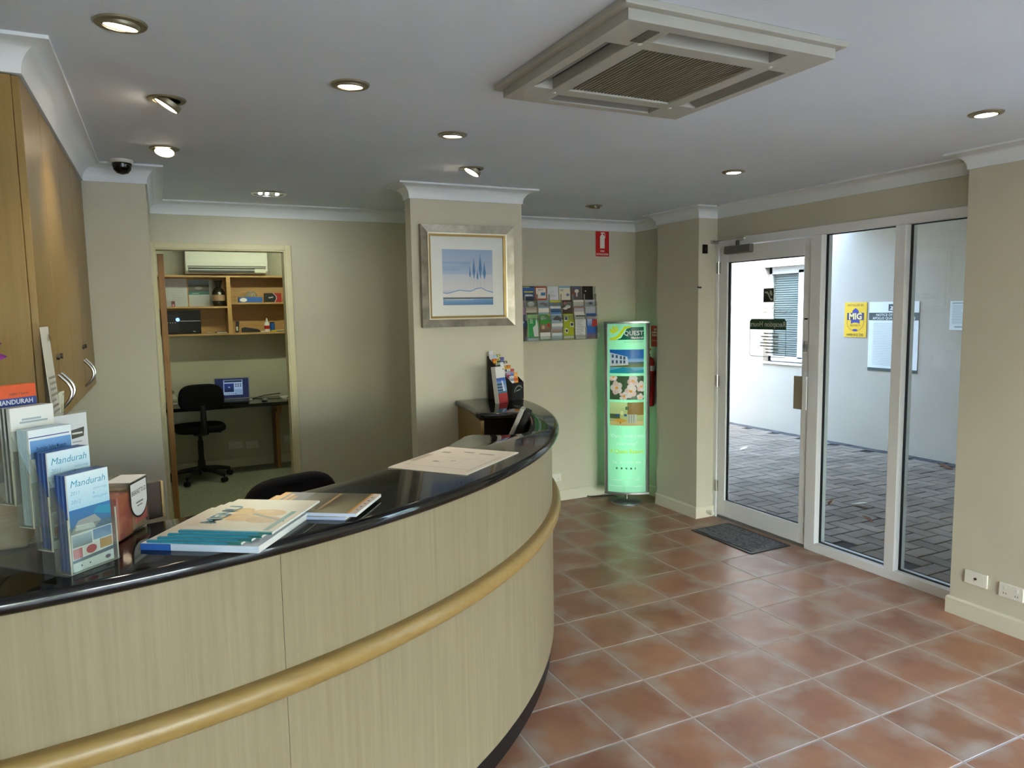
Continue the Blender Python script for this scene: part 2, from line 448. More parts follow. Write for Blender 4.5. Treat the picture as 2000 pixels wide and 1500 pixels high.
# ceiling
struct('ceiling', BX(XL-0.2, 4.0, YF-0.1, YO+0.2, ZC, ZC+0.12), M_CEIL, 'flat grey white ceiling over reception and office', 'ceiling')
# walls
struct('wall_left', BX(XL-0.1, XL, YF, YB, 0, ZC), M_WALL, 'beige side wall behind the overhead cupboards', 'wall')
DX0, DX1, DZ = -0.005, 0.795, 2.06
wbk = MB().box(-0.75, DX0-0.02, YB, YB+0.1, 0, ZC).box(DX1+0.02, 3.95, YB, YB+0.1, 0, ZC).box(DX0-0.02, DX1+0.02, YB, YB+0.1, DZ+0.02, ZC)
struct('wall_back', wbk, M_WALL, 'beige back wall with the office doorway', 'wall')
struct('wall_pier', BX(XL, -0.03, 4.12, YB, 0, ZC), M_WALL, 'beige wall pier between the cupboards and the office doorway', 'wall')
struct('wall_column', MB().box(COLX0, COLX1, COLY0, COLY1, 0, ZC).box(1.72, 1.9, COLY1, YB, 0, ZC), M_WALL, 'beige column wall carrying the framed picture', 'wall')
wr = MB().box(XA, 3.95, PIY1, YB, 0, ZC).box(PIX, 3.95, PIY0, PIY1, 0, ZC).box(XD, 3.95, 2.31, PIY0, 2.13, ZC)
wr.box(XR, 3.95, 0.95, 2.31, 0, ZC).box(XR, 3.95, YF, -4.7, 0, ZC).box(XR, 3.95, -2.3, 0.2, 0, ZC)
for wy0, wy1 in ((-4.7, -2.3), (0.2, 0.95)): wr.box(XR, 3.95, wy0, wy1, 2.25, ZC).box(XR, 3.95, wy0, wy1, 0, 0.05)
struct('wall_right', wr, M_WALL, 'beige side wall around the glazed entrance', 'wall')
WX0, WX1 = -0.4, 3.5
wf = MB().box(XL-0.1, WX0, YF-0.12, YF, 0, ZC).box(WX1, 3.95, YF-0.12, YF, 0, ZC).box(WX0, WX1, YF-0.12, YF, 2.2, ZC).box(WX0, WX1, YF-0.12, YF, 0, 0.05)
struct('wall_front', wf, M_WALL, 'beige front wall with a wide window behind the viewer', 'wall')
wo_ = MB().box(-0.75, -0.65, YB+0.1, YO, 0, ZC).box(2.5, 2.6, YB+0.1, YO, 0, ZC).box(-0.75, 2.6, YO, YO+0.1, 0, ZC)
struct('wall_office', wo_, M_WALL, 'plain beige walls of the small back office', 'wall')

# glazing behind the viewer (side and front), framed
def glazing(name, label, axis, c, a0, a1, z0, z1, cols, fr=0.05):
    t = thing(name, label, 'window', (c, a0, z0) if axis == 'x' else (a0, c, z0), kind='structure')
    def bb(a, b_, za, zb, d=0.04, mm=M_ALU, nm='frame'):
        m_ = MB().box(c-d/2, c+d/2, a, b_, za, zb) if axis == 'x' else MB().box(a, b_, c-d/2, c+d/2, za, zb)
        return m_.build(nm, mm, t, world=True, bevel=0.002 if nm == 'frame' else 0)
    bb(a0, a1, z0, z0+fr); bb(a0, a1, z1-fr, z1)
    for i in range(cols+1):
        a = a0+(a1-a0-fr)*i/cols; bb(a, a+fr, z0+fr, z1-fr)
    for i in range(cols):
        a = a0+(a1-a0-fr)*i/cols+fr; bb(a, a0+(a1-a0-fr)*(i+1)/cols, z0+fr, z1-fr, 0.006, M_GLASS, 'pane')
glazing('window_3', 'narrow tall side window facing the garden beside the viewer', 'x', 3.85, 0.2, 0.95, 0.05, 2.25, 1)
glazing('window_daylight', 'unseen side window added behind the viewer to let daylight in', 'x', 3.85, -4.7, -2.3, 0.05, 2.25, 2)  # added opening, makes up for daylight lost by narrowing the other side window
glazing('window_4', 'wide front window behind the viewer', 'y', YF-0.06, WX0, WX1, 0.05, 2.2, 4)

# cornice: cove profile swept along the wall line (inside on the right-hand side of travel)
def sweep(path, prof, closed=True):
    n = len(path); mb = MB(); m_ = len(prof)
    P = [Vector(p) for p in path]; offs = []
    for i in range(n):
        a = P[i]-P[i-1] if (closed or i > 0) else P[1]-P[0]
        b_ = P[(i+1) % n]-P[i] if (closed or i < n-1) else P[n-1]-P[n-2]
        a.normalize(); b_.normalize()
        na = Vector((a.y, -a.x)); nb = Vector((b_.y, -b_.x))
        d = na+nb; k = 1+na.dot(nb); offs.append(d/k if k > 1e-6 else na)
    vs = []; fs = []
    for i in range(n):
        for (d, z) in prof: vs.append((P[i].x+offs[i].x*d, P[i].y+offs[i].y*d, z))
    for i in range(n if closed else n-1):
        j = (i+1) % n
        for k in range(m_): fs.append((i*m_+k, i*m_+(k+1) % m_, j*m_+(k+1) % m_, j*m_+k))
    if not closed:
        fs.append(tuple(range(m_))); fs.append(tuple((n-1)*m_+k for k in range(m_)))
    return mb.add(vs, fs)
PATH = [(XL, 2.40), (-0.307, 2.40), (-0.307, 4.12), (-0.03, 4.12), (-0.03, YB), (1.72, YB), (1.72, COLY1), (COLX0, COLY1), (COLX0, COLY0),
        (COLX1, COLY0), (COLX1, COLY1), (1.9, COLY1), (1.9, YB), (XA, YB), (XA, PIY1), (PIX, PIY1), (PIX, PIY0), (XD, PIY0), (XD, 2.31), (XR, 2.31), (XR, YF), (XL, YF)]
CR, CD = 0.078, 0.076
# concave cove: quarter circle centred at (CR, bottom)
prof = [(0, ZC-CD-0.008), (0.008, ZC-CD-0.008), (0.008, ZC-CD)]
for i in range(1, 9):
    a = PI/2*i/9
    prof.append((CR-(CR-0.008)*math.cos(a), (ZC-CD)+(CD-0.010)*math.sin(a)))
prof += [(CR, ZC-0.010), (CR+0.007, ZC-0.010), (CR+0.007, ZC), (0, ZC)]
struct('trim_1', sweep(PATH, prof), M_CORN, 'white plaster cove cornice around the ceiling', 'cornice', smooth=True)
# bulkhead above the cupboards
struct('wall_bulkhead', BX(XL, -0.307, 2.40, 4.12, 2.288, ZC), M_CORN, 'narrow plaster bulkhead above the overhead cupboards', 'wall')

# skirting
def skirt(name, path, label):
    struct(name, sweep(path, [(0, 0), (0.014, 0), (0.014, 0.082), (0.008, 0.092), (0, 0.092)], closed=False), M_BASE, label, 'skirting board')
skirt('baseboard_back', [(1.9, YB), (XA, YB), (XA, PIY1)], 'cream skirting board along the brochure wall')
skirt('baseboard_pier', [(PIX, PIY1), (PIX, PIY0), (XD-0.02, PIY0)], 'cream skirting board around the pier beside the glass door')
skirt('baseboard_right', [(XR+0.1, 2.31), (XR, 2.31), (XR, 0.96)], 'cream skirting board under the power outlets')
skirt('baseboard_office', [(-0.65, YO), (2.5, YO)], 'cream skirting board along the office back wall')
skirt('baseboard_left', [(-0.03, YB), (DX0-0.05, YB)], 'short cream skirting beside the office doorway')
skirt('baseboard_staff', [(DX1+0.05, YB), (1.72, YB)], 'cream skirting board behind the reception counter')

# office door frame (architrave + jambs), leaf
t = thing('trim_2', 'pale yellow timber frame around the office doorway', 'door frame', (DX0, YB, 0), kind='structure')
for nm, a in (('jamb', (DX0-0.02, DX0, YB-0.012, YB+0.1, 0, DZ)), ('jamb', (DX1, DX1+0.02, YB-0.012, YB+0.1, 0, DZ)), ('jamb', (DX0-0.02, DX1+0.02, YB-0.012, YB+0.1, DZ, DZ+0.02))):
    BX(*a).build(nm, M_ARCH, t, world=True)
for a in ((DX0-0.03, DX0-0.008, YB-0.016, YB, 0, DZ+0.045), (DX1+0.008, DX1+0.05, YB-0.016, YB, 0, DZ+0.045), (DX0-0.008, DX1+0.008, YB-0.016, YB, DZ+0.008, DZ+0.045)):
    BX(*a).build('architrave', M_ARCH, t, world=True, bevel=0.003)
t = thing('door_2', 'brown timber office door standing open against the wall', 'door', (0.005, YB+0.1, 0), kind='structure')
BX(0.002, 0.04, YB+0.11, YB+0.90, 0.01, 2.04).build('door_leaf', M_DOORW, t, world=True, bevel=0.002)
card('door_label', 0.09, 0.11, [], t, loc=(0.036, 0.08, 1.74), rot=(0, 0, PI/2))

# ------------------------------------------------------------------ glazed entrance (window_1 = frame and fixed lights, door_1 = leaf)
FX0, FX1 = 3.802, 3.902
t = thing('window_1', 'white framed shopfront glazing with two tall fixed panes', 'window', (XD, 2.31, 0), kind='structure')
for a in ((2.31, 4.29, 2.075, 2.13), (2.31, 3.312, 0.0, 0.058)):
    BX(FX0, FX1, *a).build('rail', M_ALU, t, world=True, bevel=0.003)
for a in ((4.255, 4.29, 0, 2.075), (3.312, 3.395, 0.0, 2.075), (2.735, 2.80, 0.058, 2.075), (2.312, 2.325, 0.058, 2.075)):
    BX(FX0, FX1, *a).build('mullion', M_ALU, t, world=True, bevel=0.003)
BX(FX0+0.012, FX1, 3.395, 4.255, 0.0, 0.018).build('threshold', M_SILVER, t, world=True, bevel=0.003)
for y0, y1 in ((2.80, 3.312), (2.325, 2.735)):
    BX(3.852, 3.858, y0, y1, 0.058, 2.075).build('pane', M_GLASS, t, world=True)
    for (a, b_, z0, z1) in ((y0, y0+0.005, 0.058, 2.075), (y1-0.005, y1, 0.058, 2.075), (y0+0.005, y1-0.005, 0.058, 0.063), (y0+0.005, y1-0.005, 2.070, 2.075)):
        BX(3.846, 3.864, a, b_, z0, z1).build('gasket', M_GASKET, t, world=True)

LY0, LY1, LZ0, LZ1 = 3.40, 4.25, 0.022, 2.068
t = thing('door_1', 'white framed glass entrance door with green opening hours decal', 'door', (XD, LY1, 0), kind='structure')
GY0, GY1, GZ0, GZ1 = 3.455, 4.17, 0.15, 1.955
for nm, a in (('stile', (LY0, GY0, LZ0, LZ1)), ('stile', (GY1, LY1, LZ0, LZ1)), ('top_rail', (GY0, GY1, GZ1, LZ1)), ('bottom_rail', (GY0, GY1, LZ0, GZ0))):
    BX(3.81, 3.855, *a).build(nm, M_ALU, t, world=True, bevel=0.003)
BX(3.83, 3.836, GY0, GY1, GZ0, GZ1).build('pane', M_GLASS, t, world=True)
for (a, b_, z0, z1) in ((GY0, GY0+0.006, GZ0, GZ1), (GY1-0.006, GY1, GZ0, GZ1), (GY0, GY1, GZ0, GZ0+0.006), (GY0, GY1, GZ1-0.006, GZ1)):
    BX(3.824, 3.842, a, b_, z0, z1).build('gasket', M_GASKET, t, world=True)
for z in (1.92, 1.065, 0.25):
    h = MB().tube([(3.803, 4.256, z-0.045), (3.803, 4.256, z+0.045)], 0.009, 10).box(3.800, 3.811, 4.235, 4.275, z-0.04, z+0.04).build('hinge', M_CHROME, t, world=True)
pull = MB().box(3.762, 3.767, 3.402, 3.475, 0.945, 1.165).box(3.767, 3.811, 3.425, 3.431, 0.96, 1.15)
pu_ = pull.build('pull_handle', mat('satin_tan', '#9c917e', 0.5, metal=0.25), t, world=True, bevel=0.0015)
BX(3.760, 3.769, 3.368, 3.402, 0.945, 1.165).build('handle_edge', M_ALU, pu_, world=True, bevel=0.0015)
MB().tube([(3.80, 3.425, 1.36), (3.812, 3.425, 1.36)], 0.016, 14).box(3.798, 3.812, 3.418, 3.432, 1.325, 1.395).build('lock', M_SILVER, t, world=True, bevel=0.002)
BX(3.807, 3.812, 3.415, 3.44, 1.535, 1.545).build('sticker', M_BLACK, t, world=True)
# closer
cl = MB().prism_axis([(3.765, 2.015), (3.80, 2.01), (3.811, 2.015), (3.811, 2.072), (3.77, 2.07)], 3.905, 4.165, 'y').build('closer_body', mat('closer_grey', '#77756d', 0.45, metal=0.3), t, world=True, bevel=0.006)
MB().lathe([(0.014, 0), (0.014, 0.03), (0.008, 0.034), (0.008, 0.04)], 12, (3.785, 4.04, 2.07)).build('spindle', M_DARKM, cl, world=True)
MB().tube([(3.785, 4.04, 2.108), (3.74, 3.925, 2.108)], 0.008, 8).tube([(3.74, 3.925, 2.116), (3.76, 4.262, 2.116)], 0.006, 8).box(3.75, 3.815, 4.255, 4.285, 2.098, 2.125).build('closer_arm', M_CHROME, t, world=True)
# decals on the outside of the glass, read from outside (normal +X)
DEC = (0, 0, PI/2)
def decal(nm, yc, z0, w, h, shapes, **k):
    # card front is -Y locally; rotating by +90 deg turns the front to +X
    o = card(nm, w, h, shapes, t, loc=(3.8375-XD, yc-LY1, z0), rot=DEC, t=0.0002, lift=-0.0001, body=False, **k); return o
decal('logo_decal', 3.785, 1.655, 0.097, 0.097, [('r', 0, 0, 1, 1, '#10181c'), ('p', [(0.12, 0.12), (0.32, 0.14), (0.62, 0.62), (0.86, 0.66), (0.9, 0.76), (0.62, 0.78), (0.5, 0.66), (0.3, 0.28), (0.12, 0.26)], '#e8e8e0'),
      ('p', [(0.12, 0.5), (0.2, 0.78), (0.36, 0.86), (0.42, 0.62), (0.28, 0.44)], '#e8e8e0')])
decal('lettering', 3.785, 1.57, 0.46, 0.07, [('t', 'QUEST', 0.5, 0.55, 0.45, '#6d7478'), ('t', 'The Apartment Accommodation Group', 0.5, 0.08, 0.42, '#6d7478', 'c', 0, 0, 0.98)])
gb = decal('hours_decal', 3.79, 1.27, 0.34, 0.268, [('p', [(0, 0.72), (1, 0.72), (1, 0.94), (0.95, 1.0), (0.05, 1.0), (0, 0.94)], '#0d4a2c'),
      ('t', 'Reception Hours', 0.5, 0.80, 0.19, '#eef0ea', 'c', 0, 0.02, 0.95),
      ('r', 0, 0.05, 0.012, 0.72, '#2a3a36'), ('r', 0.988, 0.05, 1, 0.72, '#2a3a36'), ('r', 0.04, 0, 0.96, 0.014, '#2a3a36'),
      ('p', [(0, 0.05), (0.012, 0.05), (0.045, 0.014), (0.04, 0)], '#2a3a36'), ('p', [(1, 0.05), (0.988, 0.05), (0.955, 0.014), (0.96, 0)], '#2a3a36'),
      *lines(0.2, 0.8, 0.08, 0.66, 7, '#aab0b2', 0.35, 3)])

# ------------------------------------------------------------------ exterior: wall, paving, soffit, window, signs
XE = 7.19
WIN = (6.20, 7.17, 0.90, 2.13)
ew = MB().box(XE, XE+0.2, 1.2, WIN[0], -0.2, 4.5).box(XE, XE+0.2, WIN[1], 16, -0.2, 4.5).box(XE, XE+0.2, WIN[0], WIN[1], -0.2, WIN[2]).box(XE, XE+0.2, WIN[0], WIN[1], WIN[3], 4.5)
struct('wall_exterior', ew, M_EXT, 'pale rendered wall across the paved breezeway', 'wall')
struct('soffit', BX(3.95, XE, 1.2, 5.9, 2.6, 2.8), M_SOFFIT, 'unseen soffit over the paved breezeway, extended to shade the far wall', 'ceiling')  # unseen slab, its reach is set to darken the nearer part of the wall
struct('wall_daylight_block', BX(3.95, XE, 1.0, 1.2, -0.2, 4.5), M_EXT, 'unseen wall added to block daylight at the near end of the breezeway', 'wall')  # added out of view to cut daylight reaching the breezeway from this end
struct('wall_facade', MB().box(3.88, 3.95, YB, 16, -0.2, 4.5).box(3.88, 3.95, -6, YF, -0.2, 4.5).box(3.9, 3.95, YF, YB, 2.4, 4.5), M_EXT, 'outer face of the reception wall along the breezeway', 'wall')
pave = struct('pavement', BX(3.90, XE, 1.2, 16, -0.09, -0.014), M_SAND, 'grey herringbone brick paving of the breezeway', 'paving')
struct('ground', BX(-40, 60, -40, 60, -0.2, -0.1), noise_var(mat('forecourt', rough=0.9, spec=0.1), '#8d8f92', '#a5a7a8', nscale=0.8), 'grey paved ground outside the building', 'ground')
PW, PL = 0.115, 0.230
g_ = 0.0035
pav_me = BX(-PL/2+g_, PL/2-g_, -PW/2+g_, PW/2-g_, -0.03, 0).mesh('paver', bevel=0.004, segs=1); pav_me.materials.append(M_PAVER)
cells = []
X0p, X1p, Y0p, Y1p = 4.07, 7.06, 1.6, 10.0
for a in range(-120, 121):
    for b_ in range(-120, 121):
        # herringbone lattice generated by (2,2)... basis (1,1) and (2,-2) in half-length units
        for (ox, oy, rz) in ((0, 0, 0), (2, 0, 1)):
            x = (a*1 + b_*2 + ox)*PW; y = (-a*1 + b_*2 + oy)*PW
            if rz == 0: cx_, cy_ = x+PW, y+PW/2
            else: cx_, cy_ = x+PW/2, y+PW
            cx_ += X0p; cy_ += 5.0
            ex, ey = (PW, PW/2) if rz == 0 else (PW/2, PW)
            if cx_-ex < X0p-0.02 or cx_+ex > X1p+0.02 or cy_-ey < Y0p or cy_+ey > Y1p: continue
            cells.append((cx_, cy_, rz))
# border courses
for k in range(int((Y1p-Y0p)/PW)):
    cells.append((3.955, Y0p+(k+0.5)*PW, 0)); cells.append((7.12, Y0p+(k+0.5)*PW, 2))
def seen(c):
    x, y, _ = c; az = math.degrees(math.atan2(x, y)); d = math.hypot(x, y)
    return d + (0 if 43 < az < 60.5 else 50)
cells.sort(key=seen)
rest = MB()
M_PAVER2 = noise_var(mat('dark_border_paver', rough=0.9, spec=0.15), '#4b4a4a', '#5c5a58', nscale=6)
pav_dark = pav_me.copy(); pav_dark.materials.clear(); pav_dark.materials.append(M_PAVER2)
rest_dark = MB()
for k, (x, y, rz) in enumerate(cells):
    dark = (rz == 2 or x < 4.0)
    if k < 300:
        o = obj('paver', pav_dark if dark else pav_me, None, pave); o.location = (x, y, -0.004+random.uniform(-0.0015, 0.0015)); o.rotation_euler[2] = PI/2 if rz == 1 else 0
        if rz == 2: o.scale = (0.6, 1, 1)
    else:
        ex, ey = (PL/2, PW/2) if rz == 0 else (PW/2, PL/2) if rz == 1 else (0.07, PW/2)
        zz = -0.004+random.uniform(-0.0015, 0.0015)
        (rest_dark if dark else rest).box(x-ex+g_, x+ex-g_, y-ey+g_, y+ey-g_, -0.03, zz)
rest.build('paver_field', M_PAVER, pave)['kind'] = 'stuff'
rest_dark.build('border_field', M_PAVER2, pave)['kind'] = 'stuff'
# fallen leaves
M_LEAF = noise_var(mat('dry_leaf', rough=0.7), '#7a4a28', '#a0764a', nscale=20)
M_LEAF2 = mat('pale_leaf', '#c9bfa4', 0.7)
for (x, y, s_, m_, lb) in ((4.86, 4.07, 0.05, M_LEAF, 'small curled brown leaf lying upright on the paving'), (5.02, 3.93, 0.07, M_LEAF2, 'pale dry leaf on the paving beside the brown one'),
                     (4.72, 3.62, 0.05, M_LEAF, 'orange brown leaf lying near the left fixed pane'), (4.86, 3.66, 0.03, M_LEAF, 'tiny brown leaf crumb behind the orange brown leaf'), (5.13, 3.10, 0.04, M_LEAF2, 'small pale leaf seen just inside the right fixed pane'),
                     (4.55, 2.75, 0.07, M_LEAF2, 'pale leaf nearest the glass on the dark paving'), (5.95, 3.5, 0.06, M_LEAF, 'brown leaf in the middle of the right pane paving'), (6.9, 4.45, 0.08, M_LEAF, 'brown leaf at the foot of the far wall'), (5.9, 6.15, 0.06, M_LEAF2, 'pale crumpled leaf seen through the glass door')):
    vs = []; fs = []; s_ *= 1.5
    for i in range(7):
        u = i/6; wd = math.sin(PI*u)**0.8*0.32*s_
        for sgn in (-1, 0, 1): vs.append(((u-0.5)*s_*1.3, sgn*wd, 0.010+0.012*math.sin(PI*u)*(1 if sgn else 0.3)+0.35*s_*u*u))
    for i in range(6):
        for k in range(2): fs.append((i*3+k, i*3+k+1, i*3+k+4, i*3+k+3))
    o = MB().add(vs, fs).build('fallen_leaf', m_); o.location = (x, y, -0.008); o.rotation_euler[2] = random.uniform(0, 6)
    sol = o.modifiers.new('thick', 'SOLIDIFY'); sol.thickness = 0.0012
    tag(o, lb, 'leaf', 'fallen leaves on the paving')
# exterior window
t = thing('window_2', 'white framed window with a blind in the far rendered wall', 'window', (XE, WIN[0], WIN[2]), kind='structure')
yw0, yw1, zw0, zw1 = WIN
M_WFRAME = mat('window_frame_white', '#e8e8e6', 0.4)
fx0, fx1 = XE+0.09, XE+0.13
for a in ((yw0, yw1, zw0, zw0+0.07), (yw0, yw1, zw1-0.09, zw1), (yw0, yw0+0.05, zw0, zw1), (yw1-0.05, yw1, zw0, zw1), (6.60, 6.685, zw0+0.05, zw1-0.05)):
    BX(fx0, fx1, *a).build('frame', M_WFRAME, t, world=True, bevel=0.003)
BX(XE-0.02, XE+0.14, yw0-0.02, yw1, zw0-0.03, zw0).build('sill', M_WFRAME, t, world=True, bevel=0.004)
for (a, b_) in ((yw0+0.05, 6.60), (6.685, yw1-0.05)):
    BX(XE+0.108, XE+0.113, a, b_, zw0+0.07, zw1-0.09).build('pane', M_GLASS, t, world=True)
M_SLAT = mat('blind_slat', '#8f9590', 0.6)
for k in range(38):
    z = zw0+0.08+k*0.0285
    m_ = MB(); n_ = [(XE+0.135, z), (XE+0.15, z+0.024), (XE+0.151, z+0.023), (XE+0.136, z-0.001)]
    m_.add([(p[0], y, p[1]) for y in (6.68, 7.125) for p in n_], [(0, 1, 5, 4), (1, 2, 6, 5), (2, 3, 7, 6), (3, 0, 4, 7), (0, 3, 2, 1), (4, 5, 6, 7)])
    m_.build('slat', M_SLAT, t, world=True)
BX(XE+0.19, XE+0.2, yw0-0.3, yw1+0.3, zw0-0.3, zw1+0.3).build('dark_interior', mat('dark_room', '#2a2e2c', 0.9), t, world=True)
# wall signs (face -X): rotate card front (-Y) to -X => rot z = -90
def ext_sign(name, label, cat, y0, y1, z0, z1, shapes, base='#eef1f0', **k):
    o = card(name, y1-y0, z1-z0, shapes, None, M_PRINT, loc=(XE-0.004, (y0+y1)/2, z0), rot=(0, 0, -PI/2), base=base, t=0.006, lift=0.0003, **k)
    return tag(o, label, cat)
ext_sign('security_sign', 'yellow and blue security company sign on the far wall', 'sign', 5.61, 5.904, 1.254, 1.652,
   [('t', 'INSTALLED BY', 0.5, 0.89, 0.085, '#5a4a30', 'c', 0, 0.01, 0.84), ('e', 0.5, 0.42, 0.40, 0.26, '#c8973a'), ('e', 0.5, 0.42, 0.36, 0.235, '#f2c322'), ('e', 0.5, 0.44, 0.20, 0.24, '#3a3f9a'), ('e', 0.5, 0.32, 0.24, 0.1, '#f2c322'), ('p', [(0.36, 0.5), (0.64, 0.5), (0.64, 0.76), (0.5, 0.84), (0.36, 0.76)], '#3a3f9a'),
    ('r', 0.12, 0.49, 0.88, 0.70, '#3d3f6a'), ('t', 'MIG', 0.5, 0.515, 0.25, '#f4dfa0', 'c', 0, 0.03, 0.72), ('t', 'SECURITY', 0.5, 0.31, 0.08, '#6a5a2a', 'c', 0, 0.01, 0.5), ('e', 0.5, 0.2, 0.12, 0.035, '#3a3f9a'), ('t', '0400 012 700', 0.5, 0.035, 0.10, '#5a4a30', 'c', 0, 0.01, 0.86)], base='#f2c322')
ext_sign('notice_board', 'large white notice board with green heading band on the far wall', 'sign', 4.983, 5.579, 0.885, 1.652,
   [('r', 0.40, 0.87, 0.55, 0.965, '#3c4a48'), ('p', [(0.43, 0.94), (0.5, 0.93), (0.48, 0.9), (0.53, 0.88), (0.42, 0.885), (0.46, 0.915)], '#e8ece8'), ('r', 0, 0.735, 1, 0.845, '#42524f'), ('t', 'NOTICE OF', 0.32, 0.797, 0.05, '#f2f4f2', 'c', 0, 0.015),
    ('t', 'APOLLO QUAY', 0.30, 0.748, 0.05, '#f2f4f2', 'c', 0, 0.015), ('t', 'TS', 0.90, 0.748, 0.05, '#f2f4f2', 'c', 0, 0.015), ('r', 0, 0, 1, 0.045, '#42524f')] + lines(0.1, 0.92, 0.08, 0.70, 26, '#c9d2d0', 0.35, 4))
ext_sign('paper_notice', 'small laminated white paper notice at the far end of the wall', 'sign', 4.448, 4.652, 1.356, 1.646,
   [('r', 0.1, 0.9, 0.9, 0.95, '#a9b0b6'), ('r', 0.25, 0.08, 0.7, 0.13, '#9aa2a8')] + lines(0.12, 0.88, 0.2, 0.86, 15, '#aab6bd', 0.4, 6), base='#e3e9ea')
# greenery outside the windows behind the viewer
M_FOL = noise_var(mat('foliage', rough=0.6), '#4f7a2a', '#8fb54a', nscale=3)
M_TRUNK = noise_var(mat('bark', rough=0.9), '#4a3a2a', '#6a5640', nscale=12)
def tree(loc, h, r, seed, label):
    rn = random.Random(seed); t = thing('garden_tree', label, 'tree', loc, group='garden trees')
    MB().tube([(0, 0, -0.1), (0.05, 0.02, h*0.4), (0, 0.08, h*0.75)], 0.1, 8, radii=[0.12, 0.09, 0.05]).build('trunk', M_TRUNK, t, smooth=True)
    mb = MB()
    for i in range(1500):
        a = rn.uniform(0, 2*PI); ph = math.asin(rn.uniform(-1, 1)); rr = r*rn.uniform(0.5, 1)
        c = Vector((rr*math.cos(ph)*math.cos(a), rr*math.cos(ph)*math.sin(a), h*0.62+rr*1.1*math.sin(ph)))
        u = Vector((rn.uniform(-1, 1), rn.uniform(-1, 1), rn.uniform(-1, 1))).normalized(); v = u.orthogonal().normalized(); s_ = rn.uniform(0.08, 0.16)
        mb.add([c-u*s_, c+v*s_*0.45, c+u*s_, c-v*s_*0.45], [(0, 1, 2, 3)])
    mb.build('foliage', M_FOL, t)['kind'] = 'stuff'
tree((9.6, -1.0, -0.1), 3.6, 1.5, 1, 'leafy green garden tree seen reflected in the picture glass')
tree((6.2, -7.2, -0.1), 3.2, 1.3, 2, 'leafy green garden tree beyond the corner of the side window')
tree((1.2, -11.5, -0.1), 3.4, 1.5, 3, 'leafy green garden tree outside the front window')

# ------------------------------------------------------------------ reception counter
ZT = 1.085
A_SEAM = math.atan2(1.795-CY, 0.235-CX)
t = thing('reception_counter', 'curved reception counter with beech laminate panels and timber bumper rail', 'counter', (0.6, 1.9, 0))
for k, (a0, a1) in enumerate(((A_LEFT, A_SEAM-0.00025), (A_SEAM+0.00025, A_COL))):
    n_ = max(16, int(abs(a1-a0)*60))
    MB().arc(CX, CY, [(RP-0.02, 0.092), (RP, 0.092), (RP, 1.047), (RP-0.02, 1.047)], a0, a1, n_).build('front_panel', M_BEECH, t, world=True, smooth=True)
MB().arc(CX, CY, [(RP-0.05, 0.0), (RP-0.013, 0.0), (RP-0.013, 0.094), (RP-0.05, 0.094)], A_LEFT, A_COL, 90).build('kickboard', M_KICK, t, world=True, smooth=True)
rp_ = [(RP-0.004, 0.682), (RP+0.018, 0.682)] + [(RP+0.018+0.022*math.sin(PI*i/8), 0.712-0.030*math.cos(PI*i/8)) for i in range(1, 8)] + [(RP+0.018, 0.742), (RP-0.004, 0.742)]
MB().arc(CX, CY, rp_, A_LEFT, A_COL, 100).build('bumper_rail', M_RAIL, t, world=True, smooth=True)
MB().arc(CX, CY, [(2.17, 0.0), (2.19, 0.0), (2.19, 1.045), (2.17, 1.045)], A_LEFT+0.02, -0.60, 50).build('staff_panel', M_CUPB, t, world=True, smooth=True)
MB().arc(CX, CY, [(2.17, 0.0), (2.19, 0.0), (2.19, 1.045), (2.17, 1.045)], -0.335, A_COL, 12).build('staff_panel', M_CUPB, t, world=True, smooth=True)
MB().arc(CX, CY, [(2.19, 0.88), (2.49, 0.88), (2.49, 0.90), (2.19, 0.90)], -0.60, -0.335, 12).build('notch_shelf', M_CUPB, t, world=True)
# top: ring with a notch cut into the staff side
NA0, NA1 = -0.625, -0.325
RO, RI, RN = 2.553, 2.15, 2.41
outer = [(CX+RO*math.cos(A_LEFT-0.02+(A_COL-A_LEFT+0.02)*i/100), CY+RO*math.sin(A_LEFT-0.02+(A_COL-A_LEFT+0.02)*i/100)) for i in range(101)]
inner = []
def pol(r, a): return (CX+r*math.cos(a), CY+r*math.sin(a))
def arcpts(r, a0, a1, n): return [pol(r, a0+(a1-a0)*i/n) for i in range(n+1)]
inner += arcpts(RI, A_COL, NA1+0.03, 8)
inner += [pol(RI+0.012, NA1+0.010), pol(RI+0.035, NA1)] + [pol(RN-0.10, NA1)]
for i in range(1, 6):
    a = PI/2*i/6; inner.append(pol(RN-0.10+0.10*math.sin(a), NA1-0.05*(1-math.cos(a))))
inner += arcpts(RN, NA1-0.05, NA0+0.05, 8)
for i in range(1, 6):
    a = PI/2*i/6; inner.append(pol(RN-0.10+0.10*math.cos(a), NA0+0.05*(1-math.sin(a))))
inner += [pol(RI+0.035, NA0), pol(RI+0.012, NA0-0.008), pol(RI, NA0-0.022)]
inner += arcpts(RI, NA0-0.03, A_LEFT-0.02, 60)
top = MB().prism(outer+inner, 1.047, ZT)
top.build('counter_top', M_BLACKTOP, t, world=True, bevel=0.016, segs=4, smooth=True, angle=60)

# staff-side work desk under the counter (mostly hidden)
t = thing('staff_desk', 'low dark staff desk fixed behind the curved counter', 'desk', (0.2, 2.3, 0))
MB().arc(CX, CY, [(1.72, 0.70), (2.165, 0.70), (2.165, 0.73), (1.72, 0.73)], A_LEFT+0.25, -0.75, 40).build('desk_top', M_BLACKTOP, t, world=True, smooth=True)
for a in (A_LEFT+0.3, -1.15, -0.8):
    MB().arc(CX, CY, [(1.80, 0.004), (2.16, 0.004), (2.16, 0.70), (1.80, 0.70)], a, a+0.015, 2).build('leg_panel', M_CUPB, t, world=True)

